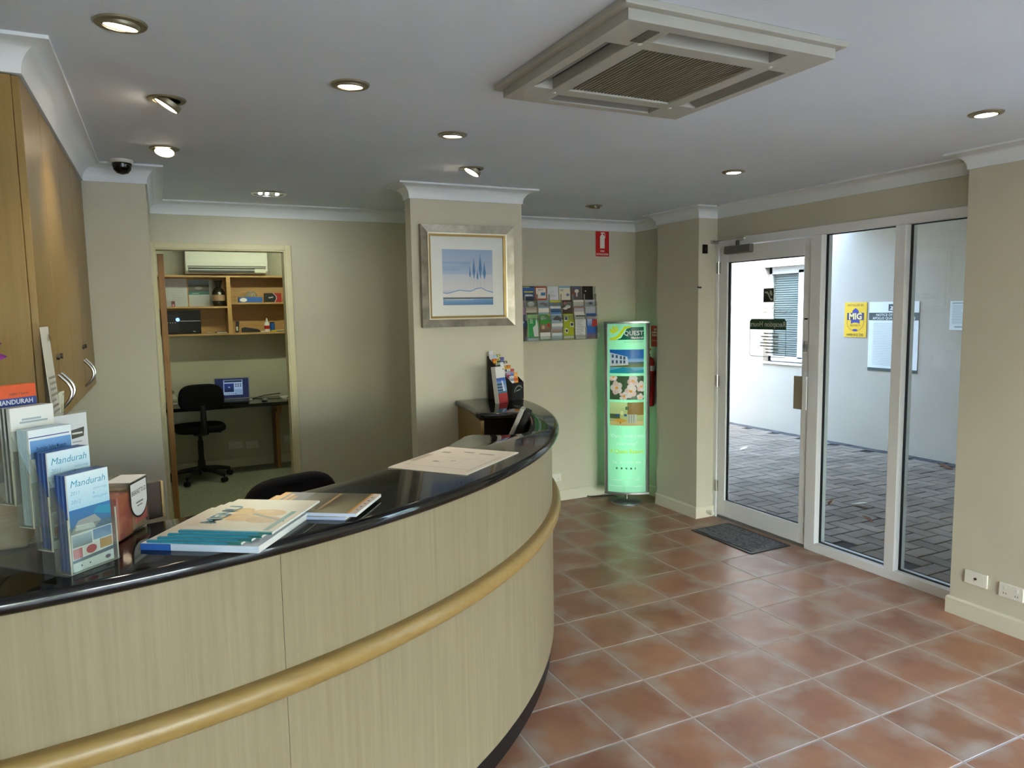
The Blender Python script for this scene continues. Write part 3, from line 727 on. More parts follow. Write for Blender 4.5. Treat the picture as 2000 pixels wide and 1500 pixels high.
# ------------------------------------------------------------------ overhead cupboards
t = thing('overhead_cupboard', 'row of honey veneer overhead cupboards with curved steel handles', 'cupboard', (-0.47, 3.2, 1.30))
BX(XL+0.001, -0.3265, 2.40, 4.115, 1.305, 2.286).build('body', M_CUPB, t, world=True, bevel=0.002)
seams = [2.402, 2.75, 3.17, 3.60, 4.113]
H1, H2 = 2.75, 3.60
def bow(y, z0, z1, side):
    pts = []
    for i in range(13):
        u = i/12; pts.append((-0.307+0.034*math.sin(PI*u), y, z0+(z1-z0)*u))
    return MB().tube(pts, 0.0052, 8)
for k in range(4):
    d = BX(-0.326, -0.307, seams[k]+0.0015, seams[k+1]-0.0015, 1.302, 2.284).build('cupboard_door', M_CUPB, t, world=True, bevel=0.002)
    y = seams[1]-0.042 if k == 0 else seams[1]+0.042 if k == 1 else seams[3]-0.045 if k == 2 else seams[3]+0.045
    bow(y, 1.335, 1.448, 0).build('handle', M_CHROME, d, world=True, smooth=True)
    MB().tube([(-0.309, y, 1.505), (-0.298, y, 1.505)], 0.009, 12).build('lock', M_DARKM, d, world=True)
# papers taped on the nearest cupboard door
for k, (y, z, w_, h_, c, lb) in enumerate(((2.425, 1.335, 0.16, 0.27, '#d9d9d0', 'white notice sheet with curled edge taped to the nearest cupboard door'), (2.60, 1.328, 0.06, 0.075, '#dfe4cf', 'small printed slip taped beside the notice sheet on the cupboard'))):
    def bendf(p, w_=w_, k=k):
        u = (p[2]/0.27); return (p[0], p[1]-0.03*(1-k*0.5)*(1-u)*0.5-0.012*math.sin(PI*u)*(p[0]/w_+0.5), p[2])
    o = card('paper_sheet', w_, h_, lines(0.12, 0.85, 0.08, 0.5, 7, '#9a9a94', 0.4, 9+k)+[('r', 0.7, 0.82, 0.8, 0.92, '#55554f')], None, M_PRINT, loc=(-0.300, y, z), rot=(0, 0, PI/2), base=c, t=0.0008, bend=bendf, nx=4)
    tag(o, lb, 'paper')

# ------------------------------------------------------------------ framed picture on the column
PXc, PZ0, PS = 1.697, 1.535, 0.606
t = thing('framed_picture', 'square silver framed watercolour of blue trees on the column', 'picture', (PXc, COLY0, PZ0))
M_FRAME = noise_var(mat('silver_leaf_frame', rough=0.35, metal=0.6), '#827d70', '#a39d8f', nscale=14)
M_GILT = mat('gilt_slip', '#a98f52', 0.4, metal=0.4)
def frame_ring(o_, i_, yo, yi, nm, m_):
    # mitred moulding: outer half-size o_, inner half-size i_, four pieces
    c = (PXc, PZ0+PS/2)
    for k in range(4):
        R_ = Matrix.Rotation(PI/2*k, 4, 'Y')
        vs = []
        for (h_, y) in ((o_, COLY0-0.002), (o_, yo), (i_, yi), (i_, COLY0-0.002)):
            for sgn in (-1, 1): vs.append(Vector((sgn*h_, y, h_)))
        vs2 = [R_ @ Vector((p.x, 0, p.z)) for p in vs]
        pv = [(c[0]+q.x, vs[i].y, c[1]+q.z) for i, q in enumerate(vs2)]
        MB().add(pv, [(0, 1, 3, 2), (2, 3, 5, 4), (4, 5, 7, 6), (6, 7, 1, 0), (0, 2, 4, 6), (1, 7, 5, 3)]).build(nm, m_, t, world=True)
frame_ring(0.303, 0.258, COLY0-0.034, COLY0-0.022, 'frame_side', M_FRAME)
frame_ring(0.258, 0.250, COLY0-0.026, COLY0-0.024, 'inner_bead', mat('pale_bead', '#e6e0cc', 0.3, metal=0.2))
frame_ring(0.250, 0.238, COLY0-0.020, COLY0-0.016, 'gilt_slip', M_GILT)
S = PS; a0_, a1_ = (1.534-1.394)/S, (1.864-1.394)/S; b0_, b1_ = (1.666-PZ0)/S, (2.0-PZ0)/S
def pu(u): return a0_+(a1_-a0_)*u
def pv_(v): return b0_+(b1_-b0_)*v
art = [('r', a0_, b0_, a1_, b1_, '#c9cdd8', '#8fa9cf'), ('r', pu(0), pv_(0.55), pu(0.55), pv_(0.78), '#a9bcd9', '#7fa3d0'), ('r', pu(0), pv_(0.62), pu(0.35), pv_(0.74), '#86a8d4', '#9db6d8'), ('r', pu(0), pv_(0.26), pu(1), pv_(0.55), '#d3d1d6', '#c3cbd9')]
for (u, v, ru, rv) in ((0.62, 0.66, 0.03, 0.20), (0.75, 0.70, 0.035, 0.24), (0.83, 0.62, 0.035, 0.17), (0.69, 0.55, 0.02, 0.11), (0.54, 0.60, 0.018, 0.12)):
    art.append(('p', [(pu(u), pv_(v+rv)), (pu(u-ru), pv_(v-0.05)), (pu(u), pv_(v-rv)), (pu(u+ru), pv_(v-0.05))], '#3f84c2'))
    art.append(('p', [(pu(u), pv_(v+rv*0.7)), (pu(u-ru*0.6), pv_(v-0.03)), (pu(u), pv_(v-rv*0.5)), (pu(u+ru*0.6), pv_(v-0.03))], '#2a72b6'))
    art.append(('r', pu(u-0.003), pv_(0.14), pu(u+0.003), pv_(v-rv+0.02), '#b9bfcc'))
hill = [(0, 0.215), (0.08, 0.20), (0.2, 0.23), (0.32, 0.26), (0.45, 0.245), (0.55, 0.24), (0.66, 0.285), (0.76, 0.30), (0.86, 0.25), (1, 0.215)]
art.append(('p', [(pu(0), pv_(0.12))]+[(pu(1), pv_(0.12))]+[(pu(u), pv_(v+0.018)) for u, v in reversed(hill)], '#6a97cc'))
art.append(('p', [(pu(0), pv_(0.12))]+[(pu(1), pv_(0.12))]+[(pu(u), pv_(v)) for u, v in reversed(hill)], '#dcdad6'))
art += [('r', pu(0), pv_(0.105), pu(1), pv_(0.14), '#4f6173'), ('r', pu(0), pv_(0.0), pu(1), pv_(0.10), '#2d6aa6', '#5a96c8'), ('r', pu(0.05), pv_(0.093), pu(0.6), pv_(0.103), '#cfd8dc')]
o = card('artwork', S, S, art, t, M_PRINT, loc=(0, -0.006, 0), base='#dfe3de', t=0.001, lift=0.0001)
BX(PXc-0.239, PXc+0.239, COLY0-0.0165, COLY0-0.0145, PZ0+PS/2-0.239, PZ0+PS/2+0.239).build('glazing', M_PICGLASS, t, world=True)

# ------------------------------------------------------------------ ceiling fittings
def downlight(x, y, label, r=0.060, tilt=(0, 0), lit=True, power=1.0, kind='eyeball'):
    t = thing('downlight', label, 'downlight', (x, y, ZC), group='recessed ceiling downlights')
    MB().lathe([(r*0.72, 0.002), (r*0.74, -0.006), (r, -0.005), (r+0.003, 0.0)], 28).build('trim_ring', M_BRONZE if kind == 'eyeball' else M_CHROME, t, smooth=True)
    R_ = Matrix.Translation((0, 0, -r*0.62*max(0.0, math.sin(max(abs(tilt[0]), abs(tilt[1])))-0.1))) @ Matrix.Rotation(tilt[0], 4, 'X') @ Matrix.Rotation(tilt[1], 4, 'Y')
    if kind == 'eyeball':
        MB().lathe([(r*0.74, 0.012), (r*0.74, -0.002), (r*0.72, -0.006), (r*0.66, -0.009), (r*0.64, -0.004)], 24).xform(R_).build('eyeball', M_BRONZE, t, smooth=True)
        MB().lathe([(0.0, -0.0085), (r*0.64, -0.0075), (r*0.64, -0.004), (0.0, -0.004)], 24).xform(R_).build('lamp', M_LAMP if lit else M_CREAM, t)
    if lit:
        ld = D.lights.new('downlight_beam', 'SPOT'); ld.energy = DOWNLIGHT_W*power; ld.color = (1.0, 0.86, 0.68); ld.spot_size = math.radians(78); ld.spot_blend = 0.9; ld.shadow_soft_size = 0.03
        lo = D.objects.new('beam', ld); COL.objects.link(lo); lo.parent = t; lo.location = R_ @ Vector((0, 0, -0.03)); lo.rotation_euler = (tilt[0], tilt[1], 0)
    return t
kz = (ZC-1.63)/(2.385-1.63)
DL = [(-0.048, 2.189, 'lit downlight nearest the viewer over the counter end', (0.15, 0.1)), (0.065, 2.874, 'lit tilted downlight beside the overhead cupboards', (0.1, 0.55)), (0.613, 2.464, 'lit downlight above the magazines', (0.1, 0)),
      (0.061, 3.702, 'lit twin glowing downlight in front of the dome camera', (-0.35, 0.1)), (1.176, 2.978, 'lit downlight in the middle of the counter arc', (0.1, 0)), (1.541, 3.631, 'lit tilted downlight in front of the picture column', (0.1, 0.5)),
      (3.032, 1.852, 'lit downlight near the right side wall', (0, 0)), (2.95, 3.188, 'lit downlight above the doormat side of the lobby', (0, 0))]
for x, y, lb, tl in DL: downlight(x*kz, y*kz, lb, tilt=tl)
downlight(2.924*kz, 4.607*kz, 'unlit half recessed downlight near the brochure wall', tilt=(0.3, 0), lit=False)
# wide twin lamp downlight over the staff area
t = thing('twin_downlight', 'wide chrome downlight with two bright tubes near the office doorway', 'downlight', (0.658*kz, 4.828*kz, ZC), group='recessed ceiling downlights')
MB().lathe([(0.086, 0.004), (0.088, -0.006), (0.104, -0.006), (0.108, 0.0)], 32).build('trim_ring', M_CHROME, t, smooth=True)
MB().lathe([(0.0, -0.001), (0.086, -0.002), (0.086, 0.0), (0, 0.0)], 32).build('reflector', M_CHROME, t)
for dx in (-0.05, -0.01, 0.05):
    MB().ellipsoid((dx, 0.0, -0.004), (0.012, 0.03, 0.004), 12, 8).build('lamp_tube', lamp_mat('cool_tube', '#eef4ff', 7.0), t, smooth=True)
ld = D.lights.new('tube_light', 'AREA'); ld.energy = 1.8; ld.shape = 'DISK'; ld.size = 0.16; ld.color = (0.95, 1.0, 0.85)
lo = D.objects.new('tube_beam', ld); COL.objects.link(lo); lo.parent = t; lo.location = (0, 0, -0.012)
# dome camera
t = thing('dome_camera', 'small black dome security camera on the ceiling by the cupboards', 'camera', (-0.125*kz, 4.076*kz-0.03, ZC))
MB().lathe([(0.0, 0.0), (0.050, 0.0), (0.050, -0.010), (0.045, -0.016), (0, -0.016)], 28).build('mount', M_CREAM, t, smooth=True)
MB().lathe([(0.043, -0.014), (0.043, -0.024), (0.038, -0.046), (0.024, -0.062), (0.0, -0.068)], 28).build('dome', mat('black_dome', '#06060a', 0.05, spec=0.6), t, smooth=True)
# cassette air conditioner
AX0, AX1, AY0, AY1 = 1.05, 1.785, 1.505, 2.235
t = thing('cassette_air_conditioner', 'square cream cassette air conditioner in the ceiling', 'air conditioner', ((AX0+AX1)/2, (AY0+AY1)/2, ZC))
ZB = ZC-0.045
M_AC = mat('ac_cream', '#b0aea5', 0.5)
hw = (AX1-AX0)/2; hd = (AY1-AY0)/2
def flat_ring(o_, i_, z0, z1, z0i=None):
    mb = MB()
    for k in range(4):
        R_ = Matrix.Rotation(PI/2*k, 4, 'Z')
        vs = [R_ @ Vector(p) for p in ((-o_, -o_, z1), (o_, -o_, z1), (o_, -o_, z0), (-o_, -o_, z0), (-i_, -i_, z1), (i_, -i_, z1), (i_, -i_, z0i if z0i is not None else z0), (-i_, -i_, z0i if z0i is not None else z0))]
        mb.add(vs, [(0, 1, 2, 3), (3, 2, 6, 7), (7, 6, 5, 4), (0, 4, 5, 1)])
    return mb
flat_ring(hw+0.012, hw-0.03, -0.018, 0.0).build('flange', M_AC, t, bevel=0.003)
# fascia: bars leaving four slots
fo, so0, so1, sl = hw-0.012, hw-0.045, hw-0.115, hw*0.56
fas = MB()
for k in range(4):
    R_ = Matrix.Rotation(PI/2*k, 4, 'Z')
    e_ = fo if k % 2 == 0 else so0; c_ = so0 if k % 2 == 0 else so1
    for (x0, x1, y0, y1) in ((-e_, e_, -fo, -so0), (-c_, -sl, -so0, -so1), (sl, c_, -so0, -so1)):
        m_ = MB().box(x0, x1, y0, y1, -0.045, -0.01).xform(R_); fas.v, fas.f = fas.v, fas.f; fas.add(m_.v, m_.f)
fas.build('fascia', M_AC, t)
flat_ring(so1, so1-0.055, -0.046, -0.01).build('grille_frame', M_AC, t, bevel=0.003)
for k in range(4):
    R_ = Matrix.Rotation(PI/2*k, 4, 'Z')
    MB().box(-sl, sl, -so0, -so1, -0.012, -0.008).xform(R_).build('air_slot', M_BLACK, t)
    MB().add([(-sl+0.01, -so0+0.004, -0.040), (sl-0.01, -so0+0.004, -0.040), (sl-0.01, -so1-0.02, -0.018), (-sl+0.01, -so1-0.02, -0.018), (-sl+0.01, -so0+0.007, -0.042), (sl-0.01, -so0+0.007, -0.042), (sl-0.01, -so1-0.018, -0.021), (-sl+0.01, -so1-0.018, -0.021)],
             [(0, 1, 2, 3), (4, 7, 6, 5), (0, 4, 5, 1), (1, 5, 6, 2), (2, 6, 7, 3), (3, 7, 4, 0)]).xform(R_).build('louvre', mat('grey_louvre', '#7d7c76', 0.5), t)
gi = so1-0.055
MB().box(-gi, gi, -gi, gi, -0.014, -0.010).build('grille_back', mat('filter_brown', '#4a4236', 0.8), t)
M_GR = mat('grille_bar', '#7f7764', 0.5)
for k in range(30):
    x = -gi+(k+0.5)*2*gi/30
    BX(x-0.0035, x+0.0035, -gi, gi, -0.040, -0.020).build('grille_bar', M_GR, t)
for k in range(7):
    y = -gi+(k+0.5)*2*gi/7
    BX(-gi, gi, y-0.0015, y+0.0015, -0.036, -0.024).build('cross_bar', M_GR, t)
BX(-hw+0.10, -hw+0.135, -hw+0.05, -hw+0.13, -0.0465, -0.044).build('display_panel', mat('ac_badge', '#57534a', 0.4), t).rotation_euler[2] = 0
for (x, y) in ((-so1+0.02, -so1+0.02), (-so1+0.02, so1-0.02), (so1-0.02, -so1+0.02), (so1-0.02, so1-0.02)):
    MB().lathe([(0.0, -0.049), (0.006, -0.0485), (0.006, -0.044), (0.0, -0.044)], 12, (x, y, 0)).build('screw', M_WHITE, t)

# ------------------------------------------------------------------ illuminated pylon sign
QX, QY = 3.462, 4.962
t = thing('light_box_sign', 'tall illuminated green resort sign on a round silver base', 'sign', (QX, QY, 0), rotz=-math.radians(35))
MB().lathe([(0.0, 0.0), (0.135, 0.0), (0.135, 0.008), (0.10, 0.022), (0.04, 0.030), (0.0, 0.032)], 40).build('base', M_SILVER, t, smooth=True)
MB().tube([(0, 0, 0.025), (0, 0, 0.085)], 0.013, 12).build('stem', M_CHROME, t, smooth=True)
QW, Q0, Q1, BUL = 0.316, 0.095, 1.505, 0.042
def qcurve(u, front=True): return -(0.030+BUL*(1-(2*u)**2)) if front else (0.030+BUL*(1-(2*u)**2))
shell = []
for z0, z1, nm in ((Q0-0.018, Q0, 'bottom_cap'), (Q1, Q1+0.018, 'top_cap')):
    poly = [(x/20*0.186*1.0, 0) for x in range(-20, 21)]
    pts = [(u*0.372, qcurve(u*0.93)-0.004) for u in [i/20-0.5 for i in range(21)]] + [(u*0.372, -qcurve(u*0.93)+0.004) for u in [0.5-i/20 for i in range(21)]]
    MB().prism(pts, z0, z1).build(nm, M_SILVER, t, bevel=0.002)
for sgn in (-1, 1):
    pts = [(sgn*0.156, -0.036), (sgn*0.160, -0.040), (sgn*0.178, -0.030), (sgn*0.187, -0.012), (sgn*0.187, 0.012), (sgn*0.178, 0.030), (sgn*0.160, 0.040), (sgn*0.156, 0.036)]
    if sgn < 0: pts = pts[::-1]
    MB().prism(pts, Q0, Q1).build('side_extrusion', M_SILVER, t, bevel=0.002, smooth=True)
def qbend(p):
    u = p[0]/QW; return (p[0], qcurve(u)+p[1]+0.0005, p[2])
QH = Q1-Q0
def qv(z): return (z-Q0)/QH
pic1 = (qv(1.096), qv(1.292)); pic2 = (qv(0.877), qv(1.074)); pic3 = (qv(0.661), qv(0.855)); U0, U1 = 0.06, 0.94
def sub(pic, u, v): return (U0+(U1-U0)*u, pic[0]+(pic[1]-pic[0])*v)
def rect(pic, u0, v0, u1, v1, c, c2=None):
    a = sub(pic, u0, v0); b_ = sub(pic, u1, v1); return ('r', a[0], a[1], b_[0], b_[1], c, c2 or c)
def ell(pic, u, v, ru, rv, c):
    a = sub(pic, u, v); return ('e', a[0], a[1], ru*(U1-U0), rv*(pic[1]-pic[0]), c)
q = []
lg0, lg1 = qv(1.372), qv(1.475)
q += [('p', [(0.24, lg0), (0.94, lg0), (0.94, lg1), (0.62, lg1), (0.5, lg1-0.01), (0.36, lg0+0.012)], '#0f5a4c'),
      ('p', [(0.06, lg0), (0.2, lg0-0.002), (0.34, lg0+0.02), (0.46, lg1-0.012), (0.56, lg1-0.002), (0.6, lg1-0.006), (0.6, lg1+0.006), (0.44, lg1+0.004), (0.36, lg1-0.02), (0.24, lg0+0.022), (0.14, lg0+0.012), (0.06, lg0+0.010)], '#e3d523'),
      ('p', [(0.06, lg1-0.02), (0.1, lg1-0.005), (0.2, lg0+0.04), (0.14, lg0+0.035)], '#e3d523'), ('p', [(0.12, lg1+0.0), (0.17, lg1+0.008), (0.25, lg0+0.045), (0.2, lg0+0.042)], '#e3d523'), ('p', [(0.2, lg1+0.006), (0.25, lg1+0.006), (0.29, lg0+0.05), (0.25, lg0+0.047)], '#e3d523'),
      ('t', 'QUEST', 0.68, lg0+0.026, 0.037, '#ffffff', 'c', 0, 0.012, 0.52), ('t', 'Mandurah', 0.93, lg0+0.006, 0.018, '#ffffff', 'r', 0, 0.02), ('t', 'Serviced Apartments', 0.92, lg0-0.016, 0.013, '#8fa8a0', 'r', 0, 0.01, 0.6)]
q += [rect(pic1, 0, 0, 1, 1, '#3a86c8', '#1f5fb4'), rect(pic1, 0, 0.45, 1, 0.62, '#bcdcec', '#6fb2de'), rect(pic1, 0, 0, 1, 0.30, '#3fb6c4', '#8fd6da'), rect(pic1, 0, 0.26, 1, 0.38, '#7c8a4a'), rect(pic1, 0.55, 0.36, 1, 0.48, '#557a6a')]
a = sub(pic1, 0, 0.3); q.append(('p', [sub(pic1, 0, 0.3), sub(pic1, 0.55, 0.36), sub(pic1, 0.52, 0.70), sub(pic1, 0.3, 0.78), sub(pic1, 0, 0.88)], '#e6ebe8'))
for (u, v) in ((0.06, 0.66), (0.18, 0.64), (0.30, 0.60), (0.40, 0.58), (0.06, 0.42), (0.18, 0.42), (0.30, 0.42), (0.40, 0.42)): q.append(rect(pic1, u, v, u+0.06, v+0.13, '#4a6a78'))
q += [('p', [sub(pic1, 0, 0.12), sub(pic1, 0.4, 0.26), sub(pic1, 0.62, 0.22), sub(pic1, 0.7, 0.1), sub(pic1, 1, 0.14), sub(pic1, 1, 0), sub(pic1, 0, 0)], '#2aa7b8')]
q += [rect(pic2, 0, 0, 1, 1, '#4a5a42')]
for (u, v, s_) in ((0.20, 0.5, 1.0), (0.68, 0.78, 0.9), (0.62, 0.36, 1.0), (0.92, 0.55, 0.8), (0.42, 0.14, 0.8), (0.10, 0.95, 0.7), (0.9, 0.1, 0.6)):
    for k in range(5):
        an = 2*PI*k/5+u*3; q.append(ell(pic2, min(0.95, max(0.05, u+0.10*s_*math.cos(an))), min(0.93, max(0.07, v+0.17*s_*math.sin(an))), 0.085*s_*min(1, 1), 0.13*s_ if 0.2 < v < 0.8 else 0.07, '#f3ddd6' if k % 2 else '#fbf2ec'))
    q.append(ell(pic2, min(0.95, u), min(0.94, max(0.06, v)), 0.05*s_, 0.055*s_, '#f3b93a'))
q += [rect(pic3, 0, 0, 1, 1, '#b9ae7c', '#cfcaa0'), rect(pic3, 0.52, 0.45, 1, 1, '#9a7a3c'), rect(pic3, 0, 0.3, 0.3, 0.5, '#5a6a52'), rect(pic3, 0.46, 0.68, 0.56, 0.82, '#4a7a5a'), rect(pic3, 0, 0, 1, 0.18, '#d9c690'),
      ('p', [sub(pic3, 0.08, 0.22), sub(pic3, 0.3, 0.12), sub(pic3, 0.55, 0.2), sub(pic3, 0.32, 0.32)], '#e0b055'), rect(pic3, 0.52, 0.1, 0.8, 0.48, '#c9ccc0'), rect(pic3, 0.18, 0.4, 0.26, 0.5, '#3f6fae'), rect(pic3, 0.42, 0.4, 0.5, 0.5, '#3f6fae'), ell(pic3, 0.36, 0.55, 0.05, 0.09, '#e3dcb0'), rect(pic3, 0.3, 0.08, 0.33, 0.16, '#8a6a3a')]
for u in (0.56, 0.63, 0.70): q.append(rect(pic3, u, 0.12, u+0.02, 0.46, '#7a8a86'))
q += [('t', '"Enjoy your stay,', 0.5, qv(0.562), 0.030, '#f4fbf6', 'c', 0.35, 0.0, 0.9), ('t', 'your way"', 0.5, qv(0.497), 0.030, '#f4fbf6', 'c', 0.35), ('t', 'A Quest Resort', 0.5, qv(0.428), 0.034, '#d8e23a', 'c', 0, 0.012, 0.88),
      ('t', 'Tel. +61 8 9535 9599', 0.5, qv(0.340), 0.019, '#f4fbf6', 'c', 0, 0.012, 0.78)]
def star(cu, cv, r, half=False):
    pts = []
    for k in range(10):
        a = PI/2+PI*k/5; rr = r if k % 2 == 0 else r*0.42; pts.append((cu+rr*math.cos(a), cv+rr*math.sin(a)*QW/QH))
    if half: pts = [pts[0]]+pts[1:6]
    return ('p', pts, '#16392c')
for k in range(4): q.append(star(0.24+0.125*k, qv(0.300), 0.04))
q.append(star(0.735, qv(0.300), 0.04, True))
q += [('r', 0.12, qv(0.196), 0.84, qv(0.203), '#d5efe0'), ('r', 0.05, qv(0.145), 0.92, qv(0.152), '#d5efe0')]
o = card('front_panel', QW, QH, q, t, M_BACKLIT, loc=(0, 0, Q0), base='#a9dcc2', t=0.001, lift=0.00005, bend=qbend, nx=16)
o = card('rear_panel', QW, QH, [], t, M_BACKLIT, loc=(0, 0, Q0), rot=(0, 0, PI), base='#a9dcc2', t=0.001, bend=qbend, nx=16)
MB().tube([(0, 0, Q0+0.05), (0, 0, Q1-0.05)], 0.013, 10).build('light_tube', lamp_mat('sign_tube', '#f4fff8', 8.0), t)
MB().tube([(-0.02, 0.05, 0.012), (-0.12, 0.17, 0.006), (-0.30, 0.10, 0.006), (-0.45, 0.18, 0.006), (-0.60, 0.10, 0.006)], 0.004, 6).build('power_cord', M_BLACK, t, smooth=True)

# fire extinguisher and red signs
t = thing('fire_extinguisher', 'red fire extinguisher hung on the alcove wall behind the lit sign', 'fire extinguisher', (XA-0.085, 4.99, 0.80))
MB().lathe([(0.0, 0.0), (0.062, 0.0), (0.068, 0.01), (0.068, 0.36), (0.055, 0.40), (0.025, 0.425), (0.02, 0.43), (0.0, 0.43)], 24).build('cylinder', M_RED, t, smooth=True)
MB().lathe([(0.0685, 0.30), (0.0685, 0.345)], 24).build('white_band', M_PAPER, t)
MB().lathe([(0.0688, 0.18), (0.0688, 0.28)], 24).build('label_sleeve', mat('red_label', '#8f2a24', 0.4), t)
MB().lathe([(0.0, 0.43), (0.018, 0.43), (0.018, 0.47), (0.0, 0.47)], 14).build('valve', M_BRONZE, t)
MB().tube([(0, 0, 0.47), (-0.02, -0.05, 0.49), (-0.03, -0.09, 0.485)], 0.008, 8).tube([(0, 0, 0.455), (-0.02, -0.05, 0.455), (-0.03, -0.085, 0.44)], 0.006, 8).build('handle', M_RED, t)
MB().tube([(0.0, -0.02, 0.45), (-0.03, -0.075, 0.40), (-0.03, -0.08, 0.2), (-0.03, -0.075, 0.06)], 0.009, 8).build('hose', M_BLACK, t, smooth=True)
MB().box(0.05, 0.084, -0.015, 0.015, 0.26, 0.30).build('bracket', M_DARKM, t)
o = card('extinguisher_notice', 0.125, 0.178, [('r', 0.05, 0.05, 0.95, 0.95, '#b8201c'), ('t', 'DRY', 0.5, 0.78, 0.12, '#f0e6e0', 'c', 0, 0.02), ('t', 'CHEMICAL', 0.5, 0.64, 0.12, '#f0e6e0', 'c', 0, 0.02, 0.8), ('t', 'POWDER', 0.5, 0.50, 0.12, '#f0e6e0', 'c', 0, 0.02, 0.8), ('r', 0.05, 0.28, 0.95, 0.3, '#e0b0a8')], None, M_PRINT, loc=(XA-0.003, 4.977, 1.30), rot=(0, 0, -PI/2), base='#b8201c', t=0.003)
tag(o, 'red extinguisher instruction plate on the alcove wall above the extinguisher', 'sign')
o = card('fire_sign', 0.145, 0.22, [('r', 0.03, 0.02, 0.97, 0.98, '#c31a1c'), ('p', [(0.34, 0.33), (0.66, 0.33), (0.66, 0.78), (0.58, 0.85), (0.42, 0.85), (0.34, 0.78)], '#efece6'), ('r', 0.45, 0.85, 0.55, 0.92, '#efece6'), ('r', 0.38, 0.90, 0.66, 0.94, '#efece6'), ('r', 0.66, 0.72, 0.70, 0.9, '#efece6'),
     ('t', 'FIRE', 0.5, 0.19, 0.10, '#efece6', 'c', 0, 0.02), ('t', 'EXTINGUISHER', 0.5, 0.07, 0.10, '#efece6', 'c', 0, 0.02, 0.84)], None, M_PRINT, loc=(3.425, YB-0.002, 2.068), base='#d9d2ca', t=0.003)
tag(o, 'red fire extinguisher sign high on the brochure wall', 'sign')

# ------------------------------------------------------------------ wall brochure rack
RX0, NCOL, PITCH = 2.54, 7, 0.1124
t = thing('brochure_rack', 'clear wall rack of three rows holding tourist brochures', 'rack', (2.98, YB, 1.37))
BX(RX0-0.1, 3.35, YB-0.012, YB-0.004, 1.375, 1.82).build('back_panel', M_ACRYL, t, world=True)
ROWS = [(1.378, YB-0.045), (1.545, YB-0.032), (1.655, YB-0.020)]
for (z, y) in ROWS:
    BX(RX0-0.1, 3.35, y-0.016, y+0.012, z-0.004, z).build('shelf', M_ACRYL, t, world=True)
    BX(RX0-0.1, 3.35, y-0.018, y-0.016, z, z+0.035).build('lip', M_ACRYL, t, world=True)
    for k in range(NCOL+1):
        x = RX0+k*PITCH+0.012
        BX(x-0.001, x+0.001, y-0.016, y+0.010, z, z+0.10).build('divider', M_ACRYLE, t, world=True)
def photo(c1, c2, v0, v1, extra=()): return [('r', 0, v0, 1, v1, c1, c2)]+list(extra)
TOP = [
 ('green and white foreshore brochure', '#5fa05a', photo('#dfe6da', '#4f9a50', 0, 1, [('e', 0.7, 0.5, 0.2, 0.2, '#e6ebe4')])),
 ('navy boat brochure with yellow heading', '#1c2748', [('r', 0, 0, 1, 0.9, '#24324e', '#2b5fa8'), ('r', 0.1, 0.5, 0.9, 0.6, '#d6cf3c'), ('r', 0, 0.90, 0.6, 0.96, '#d6cf3c'), ('p', [(0.1, 0.2), (0.9, 0.2), (0.8, 0.35), (0.2, 0.35)], '#cdd3d8')]),
 ('brick red and white brochure', '#b0503a', [('r', 0.06, 0.02, 0.94, 0.86, '#e6dfd6'), ('t', 'Mandurah', 0.5, 0.68, 0.12, '#3a4a8a', 'c', 0, 0.02, 0.7), ('r', 0.5, 0.25, 0.9, 0.5, '#3f7fb8')]),
 ('pale lilac paper brochure with line drawing', '#dfe2ea', [('e', 0.45, 0.45, 0.14, 0.14, '#8a9098'), ('e', 0.45, 0.45, 0.12, 0.12, '#dfe2ea')]+lines(0.2, 0.8, 0.12, 0.28, 3, '#8a9098', 0.3, 2)),
 ('cream brochure with light blue band', '#dfdcc8', [('r', 0, 0.86, 1, 1, '#7fb4dc'), ('r', 0.1, 0.6, 0.4, 0.75, '#b9b4a8'), ('e', 0.78, 0.3, 0.16, 0.12, '#7d86b4')]),
 ('grey wine brochure with white glass', '#5d5558', [('r', 0.2, 0.85, 0.9, 0.93, '#3d5fae'), ('e', 0.55, 0.6, 0.2, 0.16, '#d8d4d0'), ('r', 0.5, 0.15, 0.6, 0.5, '#d8d4d0'), ('e', 0.25, 0.4, 0.15, 0.12, '#8f3f30')]),
 ('almost black brochure', '#1f1714', [('e', 0.3, 0.6, 0.06, 0.05, '#d8d4d0'), ('r', 0.6, 0, 0.9, 1, '#0d120c')])]
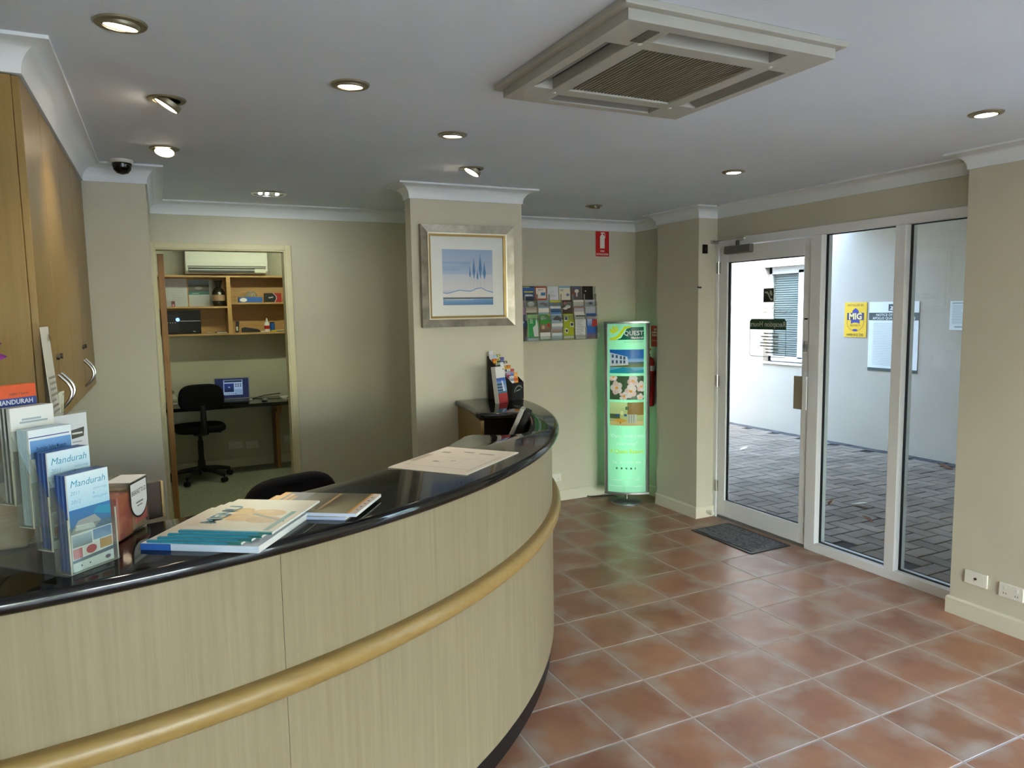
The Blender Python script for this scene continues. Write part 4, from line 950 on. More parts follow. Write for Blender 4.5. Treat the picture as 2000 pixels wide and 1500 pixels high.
MID = [
 ('lilac brochure with oval emblem', '#a386ac', [('e', 0.35, 0.75, 0.25, 0.14, '#dcd2d8'), ('e', 0.35, 0.75, 0.16, 0.09, '#6a6460')]),
 ('grey brochure with a white dome building', '#5f6360', [('r', 0, 0, 1, 0.55, '#cfc8b8', '#8a8478'), ('e', 0.5, 0.7, 0.3, 0.2, '#cdd2cf')]),
 ('blue grey dolphin brochure', '#8fa3b8', [('r', 0, 0, 1, 0.35, '#e2e2de'), ('p', [(0.15, 0.75), (0.5, 0.85), (0.85, 0.7), (0.75, 0.45), (0.55, 0.62), (0.2, 0.68)], '#5a4a52')]),
 ('blue cruise brochure with yellow title', '#4f86bc', [('r', 0, 0.80, 1, 0.98, '#d8cf3a'), ('e', 0.5, 0.62, 0.25, 0.06, '#8a6a3a'), ('r', 0, 0.3, 1, 0.52, '#dfe3e2'), ('r', 0, 0, 1, 0.3, '#26406a', '#4a6a9a')]),
 ('dark food brochure with plates', '#3a2a22', [('e', 0.35, 0.75, 0.2, 0.12, '#9a4a30'), ('e', 0.6, 0.45, 0.25, 0.15, '#c9c4ba'), ('e', 0.35, 0.3, 0.2, 0.1, '#d9d4ca'), ('e', 0.7, 0.8, 0.15, 0.1, '#6a5a3a')]),
 ('white card brochure with sunset strip', '#e3e0dc', [('r', 0, 0.30, 1, 0.48, '#b07a4a', '#8f8aa8'), ('r', 0, 0, 1, 0.3, '#b9b0c4')]),
 ('pale blue grey brochure with small navy picture', '#b4b9c6', [('r', 0.4, 0.6, 0.75, 0.8, '#2a3468'), ('r', 0.2, 0.65, 0.3, 0.72, '#8a5a4a')])]
BOT = [
 ('navy crab brochure', '#24386e', [('t', 'Crab', 0.45, 0.85, 0.10, '#d5dbe6', 'c', 0.3, 0.01), ('r', 0, 0, 1, 0.55, '#5a4a3a', '#3a3a4a'), ('e', 0.5, 0.72, 0.3, 0.06, '#d5dbe6'), ('e', 0.5, 0.725, 0.26, 0.045, '#24386e')]),
 ('light green brochure with white lighthouse', '#8fbf7a', [('r', 0.08, 0.1, 0.95, 0.86, '#2f9a52'), ('p', [(0.55, 0.15), (0.95, 0.15), (0.9, 0.6), (0.82, 0.84), (0.76, 0.84), (0.7, 0.6), (0.45, 0.5)], '#d8dcd6'), ('r', 0, 0, 1, 0.1, '#b9cfd2')]+lines(0.2, 0.5, 0.66, 0.84, 4, '#e6efe2', 0.4, 5)),
 ('grass green family brochure with white foot', '#3f9a34', [('p', [(0.7, 1), (1, 1), (1, 0.85)], '#c9c93a'), ('r', 0, 0.3, 1, 0.62, '#6a5a48', '#8a7a60'), ('e', 0.3, 0.5, 0.15, 0.08, '#c9a88a'), ('e', 0.8, 0.58, 0.14, 0.08, '#b03a30'), ('r', 0, 0.04, 1, 0.3, '#e2e3de')]+lines(0.12, 0.6, 0.78, 0.94, 3, '#dfe8d8', 0.4, 8)),
 ('blue dolphin brochure with brown photo strip', '#9fb2c4', [('p', [(0.1, 0.82), (0.5, 0.95), (0.9, 0.85), (0.85, 0.7), (0.6, 0.76), (0.2, 0.76)], '#4f4a54'), ('r', 0, 0.52, 1, 0.64, '#e6e6e2'), ('r', 0, 0.28, 1, 0.48, '#8a6a52', '#a8a4a8'), ('r', 0, 0.06, 1, 0.26, '#a9c6dc', '#dfe6ea')]),
 ('lime green brochure with tilted snapshots', '#a9b41e', [('p', [(0.1, 0.7), (0.42, 0.74), (0.4, 0.94), (0.08, 0.9)], '#e6e6e0'), ('r', 0.15, 0.76, 0.35, 0.9, '#2a3040'), ('p', [(0.6, 0.5), (0.92, 0.48), (0.94, 0.66), (0.62, 0.68)], '#e6e6e0'), ('r', 0.66, 0.53, 0.88, 0.64, '#3a3a44'), ('p', [(0.1, 0.28), (0.36, 0.22), (0.44, 0.4), (0.16, 0.45)], '#e6e6e0'), ('r', 0.18, 0.29, 0.36, 0.39, '#202838'), ('r', 0, 0.05, 1, 0.13, '#e6e6e0')]),
 ('white typed brochure with black heading', '#dcdde0', [('r', 0.1, 0.89, 0.95, 0.93, '#20242a')]+lines(0.12, 0.9, 0.06, 0.84, 16, '#8a9298', 0.3, 12)),
 ('bright blue and red activity brochure', '#2f5fb4', [('r', 0, 0.78, 1, 0.88, '#c9b9c4'), ('p', [(0.5, 0.45), (1, 0.5), (1, 0.78), (0.55, 0.74)], '#c23a34'), ('r', 0.05, 0.5, 0.5, 0.78, '#5a7fc0', '#b9c4dc'), ('r', 0, 0, 1, 0.25, '#9a3f5a', '#4a5aa8'), ('t', 'FUN', 0.5, 0.30, 0.09, '#f2e6ea', 'c', 0, 0.02)]),
]
BOT[0] = (BOT[0][0], BOT[0][1], [s for s in BOT[0][2] if s[0] != 't']); BOT[6] = (BOT[6][0], BOT[6][1], [s for s in BOT[6][2] if s[0] != 't'])
for row, (z, y), rn in ((TOP, ROWS[2], 'top'), (MID, ROWS[1], 'middle'), (BOT, ROWS[0], 'bottom')):
    for k, (lb, base, sh) in enumerate(row):
        hh = 0.205 if rn != 'top' else 0.165
        full = sh if rn == 'bottom' else [tuple([s[0], s[1], 1-(1-s[2])*0.62, s[3], 1-(1-s[4])*0.62]+list(s[5:])) if s[0] == 'r' else tuple([s[0], s[1], 1-(1-s[2])*0.62, s[3], s[4]*0.62]+list(s[5:])) if s[0] == 'e' else ('p', [(u, 1-(1-v)*0.62) for u, v in s[1]], s[2]) if s[0] == 'p' else tuple([s[0], s[1], s[2], 1-(1-s[3])*0.62, s[4]*0.62]+list(s[5:])) for s in sh]
        hh = {'bottom': 0.212, 'middle': 0.160, 'top': 0.165}[rn]
        x = 2.706+(k-1)*PITCH+{'top': 0.0, 'middle': 0.014, 'bottom': 0.026}[rn]
        o = card('brochure', 0.104, hh, full, None, M_GLOSSPRINT, loc=(x, y+0.002, z+0.001), rot=(-0.05, 0, 0), base=base, t=0.004, lift=0.0001)
        tag(o, lb+(' in the %s row of the wall rack' % rn), 'brochure', 'brochures in the wall rack')

# ------------------------------------------------------------------ small wall fittings, doormat
def outlet(name, label, loc, rotz, w_=0.115, h_=0.07, holes=2):
    t = thing(name, label, 'power outlet', loc, rotz)
    BX(-w_/2, w_/2, -0.010, 0.0, -h_/2, h_/2).build('plate', M_WHITE, t, bevel=0.003)
    if holes == 1:
        MB().tube([(0, -0.013, 0), (0, -0.009, 0)], 0.006, 10).build('coax_socket', M_DARKM, t)
    else:
        for sx in (-w_*0.24, w_*0.24):
            BX(sx-0.005, sx+0.005, -0.013, -0.009, 0.008, 0.022).build('switch', M_WHITE, t)
            for a in (-0.5, 0.5): MB().box(-0.0012, 0.0012, -0.0108, -0.009, -0.018, -0.009).xform(Matrix.Translation((sx+a*0.012, 0, 0))).build('slot', M_DARKM, t)
    return t
outlet('antenna_outlet', 'white antenna wall plate with one dark socket low on the right wall', (XR, 2.175, 0.225), -PI/2, holes=1)
outlet('power_outlet', 'white double power outlet low on the right wall beside the antenna plate', (XR, 2.005, 0.215), -PI/2)
outlet('power_outlet', 'white double power outlet under the office desk nearer the chair', (0.642, YO, 0.24), 0, w_=0.145, h_=0.08)
outlet('data_outlet', 'white data plate with two dark sockets under the office desk', (0.808, YO, 0.23), 0, w_=0.125, h_=0.08)
outlet('power_outlet', 'pale power outlet low on the brochure wall beside the counter end', (2.940, YB, 0.206), 0)
outlet('wall_plate', 'white wall plate right of the desk support panel', (1.20, YO, 0.26), 0, w_=0.115, h_=0.08)
t = thing('door_release_button', 'small black button on the edge of the pier', 'button', (3.69, PIY0, 2.06)); BX(-0.016, 0.022, -0.018, 0, -0.033, 0.033).build('housing', M_BLACK, t, bevel=0.002); BX(-0.008, 0.012, -0.020, -0.018, -0.012, 0.012).build('button', M_DARKM, t)
t = thing('wall_hook', 'small dark hook on the pier edge below the black button', 'hook', (PIX+0.01, PIY0, 1.775)); MB().tube([(0, 0.0, 0), (0, -0.02, 0)], 0.006, 8).build('peg', M_BLACK, t); MB().tube([(0, -0.02, 0), (-0.03, -0.022, 0.0), (-0.034, -0.022, 0.008)], 0.005, 8).build('tip', M_BLACK, t)
t = thing('door_stop', 'white cylindrical door stop on the pier skirting', 'door stop', (3.74, PIY0-0.014, 0.045)); MB().tube([(0, 0, 0), (0, -0.05, 0), (0, -0.06, 0)], 0.017, 14, radii=[0.014, 0.018, 0.016]).build('stop_body', M_WHITE, t, smooth=True); MB().tube([(0, -0.059, 0), (0, -0.066, 0)], 0.012, 12).build('rubber_tip', M_CREAM, t)
t = thing('doormat', 'grey ribbed doormat with black rubber edge inside the glass door', 'mat', (3.585, 3.77, 0))
MB().prism([(-0.178, -0.30), (0.178, -0.30), (0.178, 0.30), (-0.178, 0.30)], 0.0005, 0.006).build('rubber_edge', M_BLACK, t, bevel=0.003)
M_RIB = noise_var(mat('mat_fibre', rough=0.95, spec=0.1), '#5a5b5f', '#858587', nscale=60)
ribs = MB()
for k in range(56):
    y = -0.27+k*0.54/55
    for j in range(4):
        xo = -0.150+j*0.075; yo = 0.004*(j % 2); ribs.box(xo+0.002, xo+0.073, y-0.0032+yo, y+0.0032+yo, 0.005, 0.0105)
ribs.build('ribbed_pile', M_RIB, t)['kind'] = 'stuff'
BX(-0.152, 0.152, -0.275, 0.275, 0.004, 0.0075).build('pile_base', mat('mat_base', '#35363a', 0.95), t)

# ------------------------------------------------------------------ counter: acrylic leaflet rack
th = math.atan2(0.08, 0.085)          # front edge direction in plan
FL = Vector((-0.202, 1.741, ZT)); ux = Vector((math.cos(th), math.sin(th), 0)); un = Vector((-math.sin(th), math.cos(th), 0))
ROT = (0, 0, th)
t = thing('leaflet_rack', 'clear acrylic five tier leaflet rack on the left end of the counter', 'rack', FL, th)
TW = 0.117
for k in range(5):
    s0, z0 = 0.052*k, 0.046*k
    d0, d1 = s0, s0+0.046
    hh = 0.15
    P = M_ACRYL
    BX(0, TW, d0, d0+0.002, z0, z0+0.10).build('pocket_front', P, t)
    for x in (0.0, TW-0.002):
        MB().prism_axis([(d0+0.002, z0), (d1, z0), (d1, z0+0.20), (d0+0.002, z0+0.12)], x, x+0.002, 'x').build('pocket_side', P, t)
    for x in (0.0, TW-0.0022):
        BX(x, x+0.0022, d0-0.0003, d0+0.0025, z0, z0+0.12).build('pocket_edge', M_ACRYLE, t)
    BX(0, TW, d0, d1, z0, z0+0.002).build('pocket_floor', M_ACRYLE if k < 4 else P, t)
    BX(0, TW, d1, d1+0.002, 0.0 if k == 4 else z0, z0+0.21).build('pocket_back', P, t)
BX(-0.012, TW+0.005, -0.002, 0.26, -0.0005+0.0008, 0.003).build('base_plate', M_ACRYL, t)
def leaf(label, tier, slot, shapes, base, side='#20417e', group='leaflets in the acrylic counter rack', hh=0.21, ww=0.099):
    s0, z0 = 0.052*tier+0.005+0.0062*slot, 0.046*tier+0.0025
    p = FL+ux*(TW/2)+un*(s0+0.003)+Vector((0, 0, z0))
    o = card('leaflet', ww, hh, shapes, None, M_GLOSSPRINT, loc=p, rot=ROT, base=base, t=0.0048, lift=0.00008)
    tag(o, label, 'leaflet', group); return o
mand = [('r', 0, 0.60, 1, 1, '#9cc4da', '#d6e8f0'), ('t', 'Mandurah', 0.5, 0.87, 0.10, '#2f8fb4', 'c', 0.25, 0.0, 0.92), ('t', '2011', 0.06, 0.79, 0.055, '#6fa6c4', 'l', 0.25), ('t', 'visitor map', 0.95, 0.80, 0.036, '#6fa6c4', 'r', 0.25), ('t', '&', 0.62, 0.755, 0.04, '#6fa6c4'), ('t', '2012', 0.06, 0.70, 0.055, '#6fa6c4', 'l', 0.25), ('t', 'dining guide', 0.95, 0.71, 0.036, '#6fa6c4', 'r', 0.25),
        ('r', 0, 0.38, 1, 0.64, '#3f5f78', '#2f6fa8'), ('p', [(0.0, 0.40), (0.5, 0.38), (0.75, 0.46), (0.6, 0.54), (0.2, 0.52)], '#8a8f8c'), ('p', [(0.55, 0.56), (1, 0.50), (1, 0.60), (0.7, 0.62)], '#2a86a8'), ('p', [(0.1, 0.42), (0.6, 0.40), (0.55, 0.46), (0.15, 0.47)], '#c9ccc8'),
        ('r', 0, 0.0, 1, 0.39, '#e8ecec'), ('r', 0.02, 0.25, 0.49, 0.37, '#5f6f7a', '#a9c4dc'), ('r', 0.52, 0.27, 0.98, 0.38, '#7f9fc4', '#4f7fb4'), ('r', 0.02, 0.13, 0.24, 0.235, '#c9605a'), ('r', 0.27, 0.14, 0.64, 0.245, '#e2dcd4'), ('e', 0.46, 0.19, 0.13, 0.045, '#b8262a'), ('r', 0.67, 0.16, 0.98, 0.26, '#c9963f', '#b8843a'), ('p', [(0, 0.12), (1, 0.15), (1, 0.11), (0, 0.09)], '#4f5f74'), ('e', 0.85, 0.05, 0.07, 0.02, '#7a5a8a'), ('e', 0.2, 0.05, 0.02, 0.01, '#44505c'), ('e', 0.4, 0.05, 0.02, 0.01, '#44505c')]
for tr, lbs in ((0, 'front Mandurah map leaflet in the lowest pocket of the acrylic rack'), (1, 'front Mandurah map leaflet in the second pocket of the acrylic rack')):
    leaf(lbs, tr, 0, mand, '#e4e8ea')
    for k in range(1, 6): leaf(('blue edged map leaflet stacked behind the front one in the %s pocket' % ('lowest' if tr == 0 else 'second')), tr, k, [], '#1f3f86' if k % 2 else '#4a6fae', group='map leaflets packed in the %s pocket' % ('lowest' if tr == 0 else 'second'))
leaf('white and blue museum leaflet in the third pocket of the acrylic rack', 2, 0, [('r', 0, 0.915, 0.95, 0.925, '#3a3f8a'), ('r', 0.02, 0.70, 0.98, 0.89, '#4f86c8', '#6f9fd4'), ('t', 'Australian Sailing Museum', 0.5, 0.78, 0.06, '#1f2f5a', 'c', 0, 0.01, 0.7), ('r', 0, 0, 1, 0.6, '#9fc4d8', '#dbe8ee')], '#e2eaf0')
for k in range(1, 6): leaf('pale blue museum leaflet stacked in the third pocket', 2, k, [], '#b9d2e2', group='museum leaflets packed in the third pocket')
leaf('white leaflet with grey lettering in the fourth pocket of the acrylic rack', 3, 0, [('r', 0.25, 0.86, 0.7, 0.88, '#a9b0b6'), ('r', 0.2, 0.83, 0.85, 0.85, '#a9b0b6'), ('r', 0.35, 0.70, 0.75, 0.72, '#b9bfc4'), ('r', 0, 0, 1, 0.55, '#2a3326', '#3a4038')], '#e8e8e6')
for k in range(1, 6): leaf('white leaflet with dark lower edge stacked in the fourth pocket', 3, k, [], '#c9d0d6' if k % 2 else '#3a4436', group='white leaflets packed in the fourth pocket')
leaf('orange car hire leaflet in the highest pocket of the acrylic rack', 4, 0, [('r', 0, 0.72, 1, 0.86, '#2a3f8f'), ('t', 'MANDURAH', 0.5, 0.795, 0.07, '#e6e6ee', 'c', 0, 0.02, 0.94), ('t', 'CITY CAR HIRE', 0.5, 0.73, 0.06, '#e6e6ee', 'c', 0, 0.02, 0.94), ('t', 'OPEN 7 DAYS', 0.6, 0.89, 0.035, '#5a2a14', 'c', 0, 0.02), ('r', 0, 0, 1, 0.35, '#2f5f9a', '#e6a83a')], '#e0561c')
for k in range(1, 4): leaf('orange leaflet stacked in the highest pocket', 4, k, [], '#d9601f', group='orange leaflets packed in the highest pocket')
# large white document in a clear stand behind the rack
p = FL+ux*(0.075)+un*0.13+Vector((0, 0, 0))
t = thing('document_holder', 'clear stand with a large white company brochure behind the leaflet rack', 'document holder', FL+ux*0.205+un*0.272, th)
BX(-0.075, 0.075, -0.002, 0.0, 0.001, 0.310).build('clear_front', M_PICGLASS, t); BX(-0.075, 0.075, 0.003, 0.005, 0.001, 0.310).build('clear_back', M_ACRYL, t)
BX(-0.075, 0.075, -0.002, 0.06, 0.0006, 0.003).build('foot', M_ACRYL, t)
card('brochure_sheet', 0.145, 0.298, [('p', [(0.55, 0.78), (0.92, 0.80), (0.94, 0.88), (0.66, 0.86)], '#4a4a48'), ('p', [(0.5, 0.86), (0.62, 0.78), (0.68, 0.86)], '#c9a43a'), ('r', 0.70, 0.825, 0.9, 0.84, '#e6e6e0'), ('r', 0.7, 0.755, 0.88, 0.763, '#9aa0a4')], t, M_PRINT, loc=(0, 0.0015, 0.005), base='#e8ebf0', t=0.001)

# breakfast box
t = thing('breakfast_box', 'clear breakfast box with red packets and a round tag on the counter', 'box', (-0.118, 1.936, ZT), math.atan2(0.167, 0.065))
BX(0.0, 0.172, 0.0, 0.10, 0.002, 0.134).build('clear_box', M_ACRYL, t, bevel=0.008)
BX(0.004, 0.080, 0.004, 0.092, 0.003, 0.112).build('red_packet', noise_var(mat('red_packet', rough=0.4), '#a8382c', '#c06a3c', nscale=25), t, bevel=0.003)
BX(0.084, 0.165, 0.01, 0.09, 0.003, 0.118).build('brown_packet', noise_var(mat('brown_packet', rough=0.5), '#8f6a44', '#c9a878', nscale=18), t, bevel=0.003)
BX(0.10, 0.166, 0.004, 0.009, 0.02, 0.085).build('pink_sachet', mat('pink_sachet', '#d6615a', 0.35), t, bevel=0.002)
tagp = [(0.5+0.5*math.cos(PI+PI*i/16), 0.45+0.45*math.sin(PI+PI*i/16)) for i in range(17)]
o = card('hang_tag', 0.098, 0.10, [('p', [(0, 0.95)]+tagp+[(1, 0.95)], '#1f2024'), ('p', [(0.04, 0.92)]+[(0.5+0.46*math.cos(PI+PI*i/16), 0.45+0.40*math.sin(PI+PI*i/16)) for i in range(17)]+[(0.96, 0.92)], '#e4e4e2'), ('t', 'BREAKFAST TO GO', 0.5, 0.62, 0.17, '#2a2a2c', 'c', 0, 0.015, 0.84), ('r', 0.3, 0.38, 0.72, 0.42, '#77777a'), ('r', 0.36, 0.30, 0.66, 0.33, '#77777a')], t, M_PRINT, loc=(0.108, -0.002, 0.036), t=0.0005, lift=0.00012, body=False)
BX(0.062, 0.155, -0.0025, 0.06, 0.1345, 0.136).build('tag_fold', M_PAPER, t)
t = thing('wooden_stand', 'dark brown wooden stand behind the breakfast box', 'stand', (-0.045, 2.135, ZT), 0.5)
BX(-0.02, 0.02, 0, 0.012, 0.0005, 0.10).build('panel', mat('dark_brown_wood', '#3a2a20', 0.5), t, bevel=0.002); BX(0.02, 0.026, -0.002, 0.014, 0.0005, 0.10).build('edge_strip', mat('tan_edge', '#a88a5a', 0.5), t, bevel=0.001)
# brown bag behind the rack
t = thing('brown_bag', 'taupe brown folded bag standing behind the leaflet rack', 'bag', (-0.40, 2.06, ZT))
MB().prism_axis([(-0.05, 0.0005), (0.05, 0.0005), (0.056, 0.06), (0.04, 0.11), (0.0, 0.118), (-0.04, 0.11), (-0.056, 0.06)], -0.10, 0.085, 'x').build('bag_body', noise_var(mat('taupe_cloth', rough=0.8), '#9a8570', '#b09a82', nscale=8), t, bevel=0.012, segs=3, smooth=True)
MB().tube([(-0.05, -0.03, 0.112), (-0.03, -0.032, 0.15), (0.02, -0.032, 0.15), (0.04, -0.03, 0.112)], 0.004, 8).build('bag_handle', mat('taupe_strap', '#6a5646', 0.8), t, smooth=True)
# purple flower on a stem at the left end
t = thing('purple_flower', 'purple flower at the edge of view in front of the cupboards', 'flower', (-0.448, 2.19, ZT))
MB().lathe([(0.0, 0.0005), (0.028, 0.0005), (0.034, 0.06), (0.026, 0.11), (0.022, 0.12), (0.0, 0.12)], 20).build('vase', M_BLACK, t, smooth=True)
MB().tube([(0, 0, 0.10), (0.01, 0, 0.3), (0.03, 0, 0.44)], 0.003, 6).build('stem', M_GREEN, t)
for k in range(11):
    a = 2*PI*k/11; el = 0.25*math.sin(3*a)
    c = Vector((0.03, 0, 0.45)); d = Vector((math.cos(a)*math.cos(el), 0.35*math.sin(3*k), math.sin(a)*math.cos(el))).normalized(); s_ = d.cross(Vector((0, 1, 0))).normalized()
    L = 0.065; vs = []; fs = []
    for i in range(6):
        u = i/5; wd = 0.013*math.sin(PI*min(1, u*0.92+0.08))
        for sg in (-1, 0, 1): vs.append(c+d*L*u+s_*wd*sg+Vector((0, -0.006*abs(sg)+0.004, 0)))
    for i in range(5):
        for j in range(2): fs.append((i*3+j, i*3+j+1, i*3+j+4, i*3+j+3))
    MB().add(vs, fs).build('petal', M_PURPLE, t, smooth=True)

# ------------------------------------------------------------------ counter: magazines, map sheet
FLAT = -PI/2
def magazine(name, label, corner, ang, w_, d_, z, thick, shapes, base, spine=None, group=None, curl=0.0):
    """lies flat: corner = front-left corner in plan, ang = direction of its front edge"""
    t = thing(name, label, 'magazine', (corner[0], corner[1], z), ang, group)
    BX(0, w_, 0, d_, 0.0004, thick-0.0006).build('pages', M_PAPER, t)
    def bf(p):
        return p
    o = card('cover', w_, d_, shapes, t, M_GLOSSPRINT, loc=(w_/2, 0, thick-0.0004), rot=(FLAT, 0, 0), base=base, t=0.0006, lift=0.00005)
    if spine: 
        for (x0, x1, c) in spine: BX(x0*w_, x1*w_, -0.0012, 0.0, 0.0004, thick).build('spine', mat('spine_'+c[1:], c, 0.35), t)
    return t
ang = math.atan2(1.70-1.861, 0.172+0.074)
pile = (-0.074, 1.861)
magazine('magazine', 'thick glossy magazine with blue and white spine at the bottom of the left pile', pile, ang, 0.293, 0.295, ZT, 0.016, [], '#e6e9ee', [(0, 0.26, '#2f62b8'), (0.26, 1, '#c3d2ea')], 'magazines on the counter')
uxm = Vector((math.cos(ang), math.sin(ang))); uym = Vector((-math.sin(ang), math.cos(ang)))
menu = [('r', 0, 0, 1, 1, '#d8c6b0', '#e6dccb'), ('r', 0, 0.02, 1, 0.12, '#d9d2c8'), ('e', 0.45, 0.42, 0.24, 0.13, '#c98f4a'), ('e', 0.62, 0.55, 0.22, 0.12, '#d6a25a'), ('e', 0.7, 0.35, 0.2, 0.1, '#b87a3a'), ('e', 0.32, 0.6, 0.12, 0.10, '#d9a24a'), ('p', [(0.2, 0.3), (0.42, 0.42), (0.40, 0.46), (0.18, 0.34)], '#d9a53a'), ('p', [(0.48, 0.5), (0.95, 0.30), (0.95, 0.33), (0.50, 0.54)], '#6a4a34'),
        ('p', [(0.87, 0.05), (0.93, 0.05), (0.93, 0.62), (0.87, 0.62)], '#3f7f88'), ('e', 0.58, 0.6, 0.10, 0.05, '#e0b878'), ('r', 0, 0, 1, 0.025, '#2f86a4')]
mtitle = ('t', 'MENU', 0.0, 0.0, 0.0, '#2f7f9c')
def menu_mag(k, label):
    off = 0.020*k; c = Vector(pile)+uxm*(0.012+off)+uym*(0.006+off*0.55)
    mg = magazine('magazine', label, (c.x, c.y), ang, 0.235, 0.285, ZT+0.016+0.0052*k, 0.0052, menu, '#e3d8c8', [(0, 0.86, '#2183a0'), (0.86, 1, '#1f6f6c')], 'magazines on the counter')
    # title runs up the left edge of the cover, read from the side
    me = card_mesh('lettering', 0.20, 0.055, [('t', 'MENU', 0.02, 0.12, 1.05, '#2f7f9c', 'l', 0, 0.015, 0.96)], body=False, t=0.0, lift=0.00002)
    o = obj('lettering', me, M_GLOSSPRINT, mg); o.rotation_euler = (FLAT, 0, PI/2); o.location = (0.065, 0.155, 0.0052+0.0010)
for k, lb in enumerate(('second magazine from the bottom of the left pile with teal spine', 'middle food magazine with teal spine in the left pile', 'second magazine from the top of the left pile', 'top food magazine of the left pile showing a plated dish')):
    menu_mag(k, lb)
ang2 = math.atan2(1.85-1.94, 0.425-0.318)
ang2 = math.atan2(1.853-2.037, 0.425-0.152)
tide = [('r', 0, 0, 1, 1, '#6a6a76', '#7c7a84'), ('r', 0.0, 0, 0.07, 1, '#e3a02a'), ('r', 0.32, 0, 0.92, 1, '#9a9068', '#3f372c'), ('r', 0.93, 0, 1.0, 1, '#ecd9cc'), ('r', 0.905, 0, 0.93, 1, '#e0a23a'), ('r', 0.1, 0.1, 0.14, 0.9, '#d9a24a'), ('r', 0.16, 0.3, 0.2, 0.8, '#c9994f')]
rn = random.Random(4)
for k in range(13):
    v = 0.12+k*0.06; L = 0.13*math.sin(PI*(k+1.5)/15)+0.02
    tide.append(('p', [(0.6, v), (0.6-L*rn.uniform(0.8, 1.2), v+0.04), (0.6-L*0.4, v+0.055), (0.6, v+0.035)], '#4a2c14')); tide.append(('p', [(0.6, v), (0.6+L*rn.uniform(0.8, 1.2), v+0.05), (0.6+L*0.4, v+0.06), (0.6, v+0.035)], '#553518'))
tide.append(('r', 0.585, 0.08, 0.615, 0.95, '#a5834a'))
for k in range(5): tide.append(('r', 0.955, 0.15+k*0.15, 0.975, 0.19+k*0.15, '#4a3a5a' if k % 2 else '#8a7a6a'))
c2 = (0.178, 2.016)
magazine('magazine', 'lower grey and gold magazine of the right pile with ear of wheat cover', (c2[0]-0.014, c2[1]+0.012), ang2, 0.293, 0.205, ZT, 0.009, tide, '#b9b4aa', [(0, 1, '#b4c3e4')], 'magazines on the counter')
magazine('magazine', 'top glossy magazine of the right pile with brown wheat ear cover', (c2[0]+0.012, c2[1]), ang2, 0.293, 0.205, ZT+0.009, 0.009, tide, '#b9b4aa', [(0, 1, '#c9d4ee')], 'magazines on the counter')
# laminated map sheet
a_ = Vector((0.688, 2.435)); b_ = Vector((0.883, 2.186)); c_ = Vector((1.195, 2.441))
angm = math.atan2(b_.y-a_.y, b_.x-a_.x); wm = (b_-a_).length; dm = (c_-b_).length
sh = [('r', 0.02, 0.02, 0.98, 0.98, '#e6dccb'), ('r', 0.1, 0.16, 0.105, 0.62, '#8a8478'), ('r', 0.10, 0.16, 0.93, 0.165, '#8a8478'), ('r', 0.925, 0.10, 0.932, 0.72, '#7a746a'), ('r', 0.12, 0.72, 0.24, 0.78, '#aaa292'), ('r', 0.38, 0.80, 0.52, 0.84, '#a39b8a'), ('r', 0.6, 0.78, 0.8, 0.82, '#aaa292'), ('r', 0.2, 0.55, 0.85, 0.555, '#b3ab9a'), ('r', 0.42, 0.3, 0.425, 0.55, '#b3ab9a'), ('r', 0.62, 0.28, 0.625, 0.55, '#b3ab9a'), ('r', 0.3, 0.34, 0.38, 0.38, '#9a9282'), ('r', 0.02, 0.3, 0.09, 0.62, '#b9b1a0'), ('r', 0.48, 0.42, 0.55, 0.44, '#9a9282')]
t = thing('map_sheet', 'large laminated site map sheet lying on the counter', 'map', (a_.x, a_.y, ZT), angm)
card('printed_sheet', wm, dm, sh, t, M_PRINT, loc=(wm/2, 0, 0.0022), rot=(FLAT, 0, 0), base='#e8dfcf', t=0.003, lift=0.00005)

# ------------------------------------------------------------------ far end of counter: black card stand, flyer box, terminal
SX, SY, SA = 1.885, 3.897, 0.38
dirx = Vector((math.cos(SA), math.sin(SA), 0))
t = thing('card_stand', 'black cardboard tiered stand of business cards on the counter end', 'display stand', (SX+0.0, SY, ZT), 0)
# stand local: x right, y depth; stepped side profile, front towards the right/near side
t.rotation_euler[2] = SA
SWd, SDp = 0.105, 0.205
prof_s = [(0, 0.0005), (SDp, 0.0005), (SDp, 0.262), (0.16, 0.225), (0.0, 0.105)]
for x in (0, SWd-0.003): MB().prism_axis(prof_s, x, x+0.003, 'x').build('side_panel', M_BLACK, t)
BX(0.003, SWd-0.003, 0, 0.003, 0.0005, 0.105).build('front_panel', M_BLACK, t)
BX(0.003, SWd-0.003, SDp-0.003, SDp, 0.0005, 0.262).build('back_panel', M_BLACK, t)
for k in range(7): BX(0.003, SWd-0.003, 0.004+k*0.028, 0.0305+k*0.028, 0.0755+0.0205*k, 0.0775+0.0205*k).build('step', M_BLACK, t)
card('printed_badge', 0.09, 0.07, [('p', [(0.08+0.0, 0.25), (0.2, 0.62), (0.5, 0.86), (0.8, 0.80), (0.95, 0.55), (0.88, 0.52), (0.75, 0.68), (0.5, 0.74), (0.28, 0.55), (0.16, 0.25)], '#8a8f88'), ('p', [(0.3, 0.3), (0.72, 0.42), (0.72, 0.5), (0.3, 0.38)], '#a9aea6')], t, M_PRINT, loc=(SWd/2, -0.0006, 0.03), base='#0c0c0d', t=0.0004)
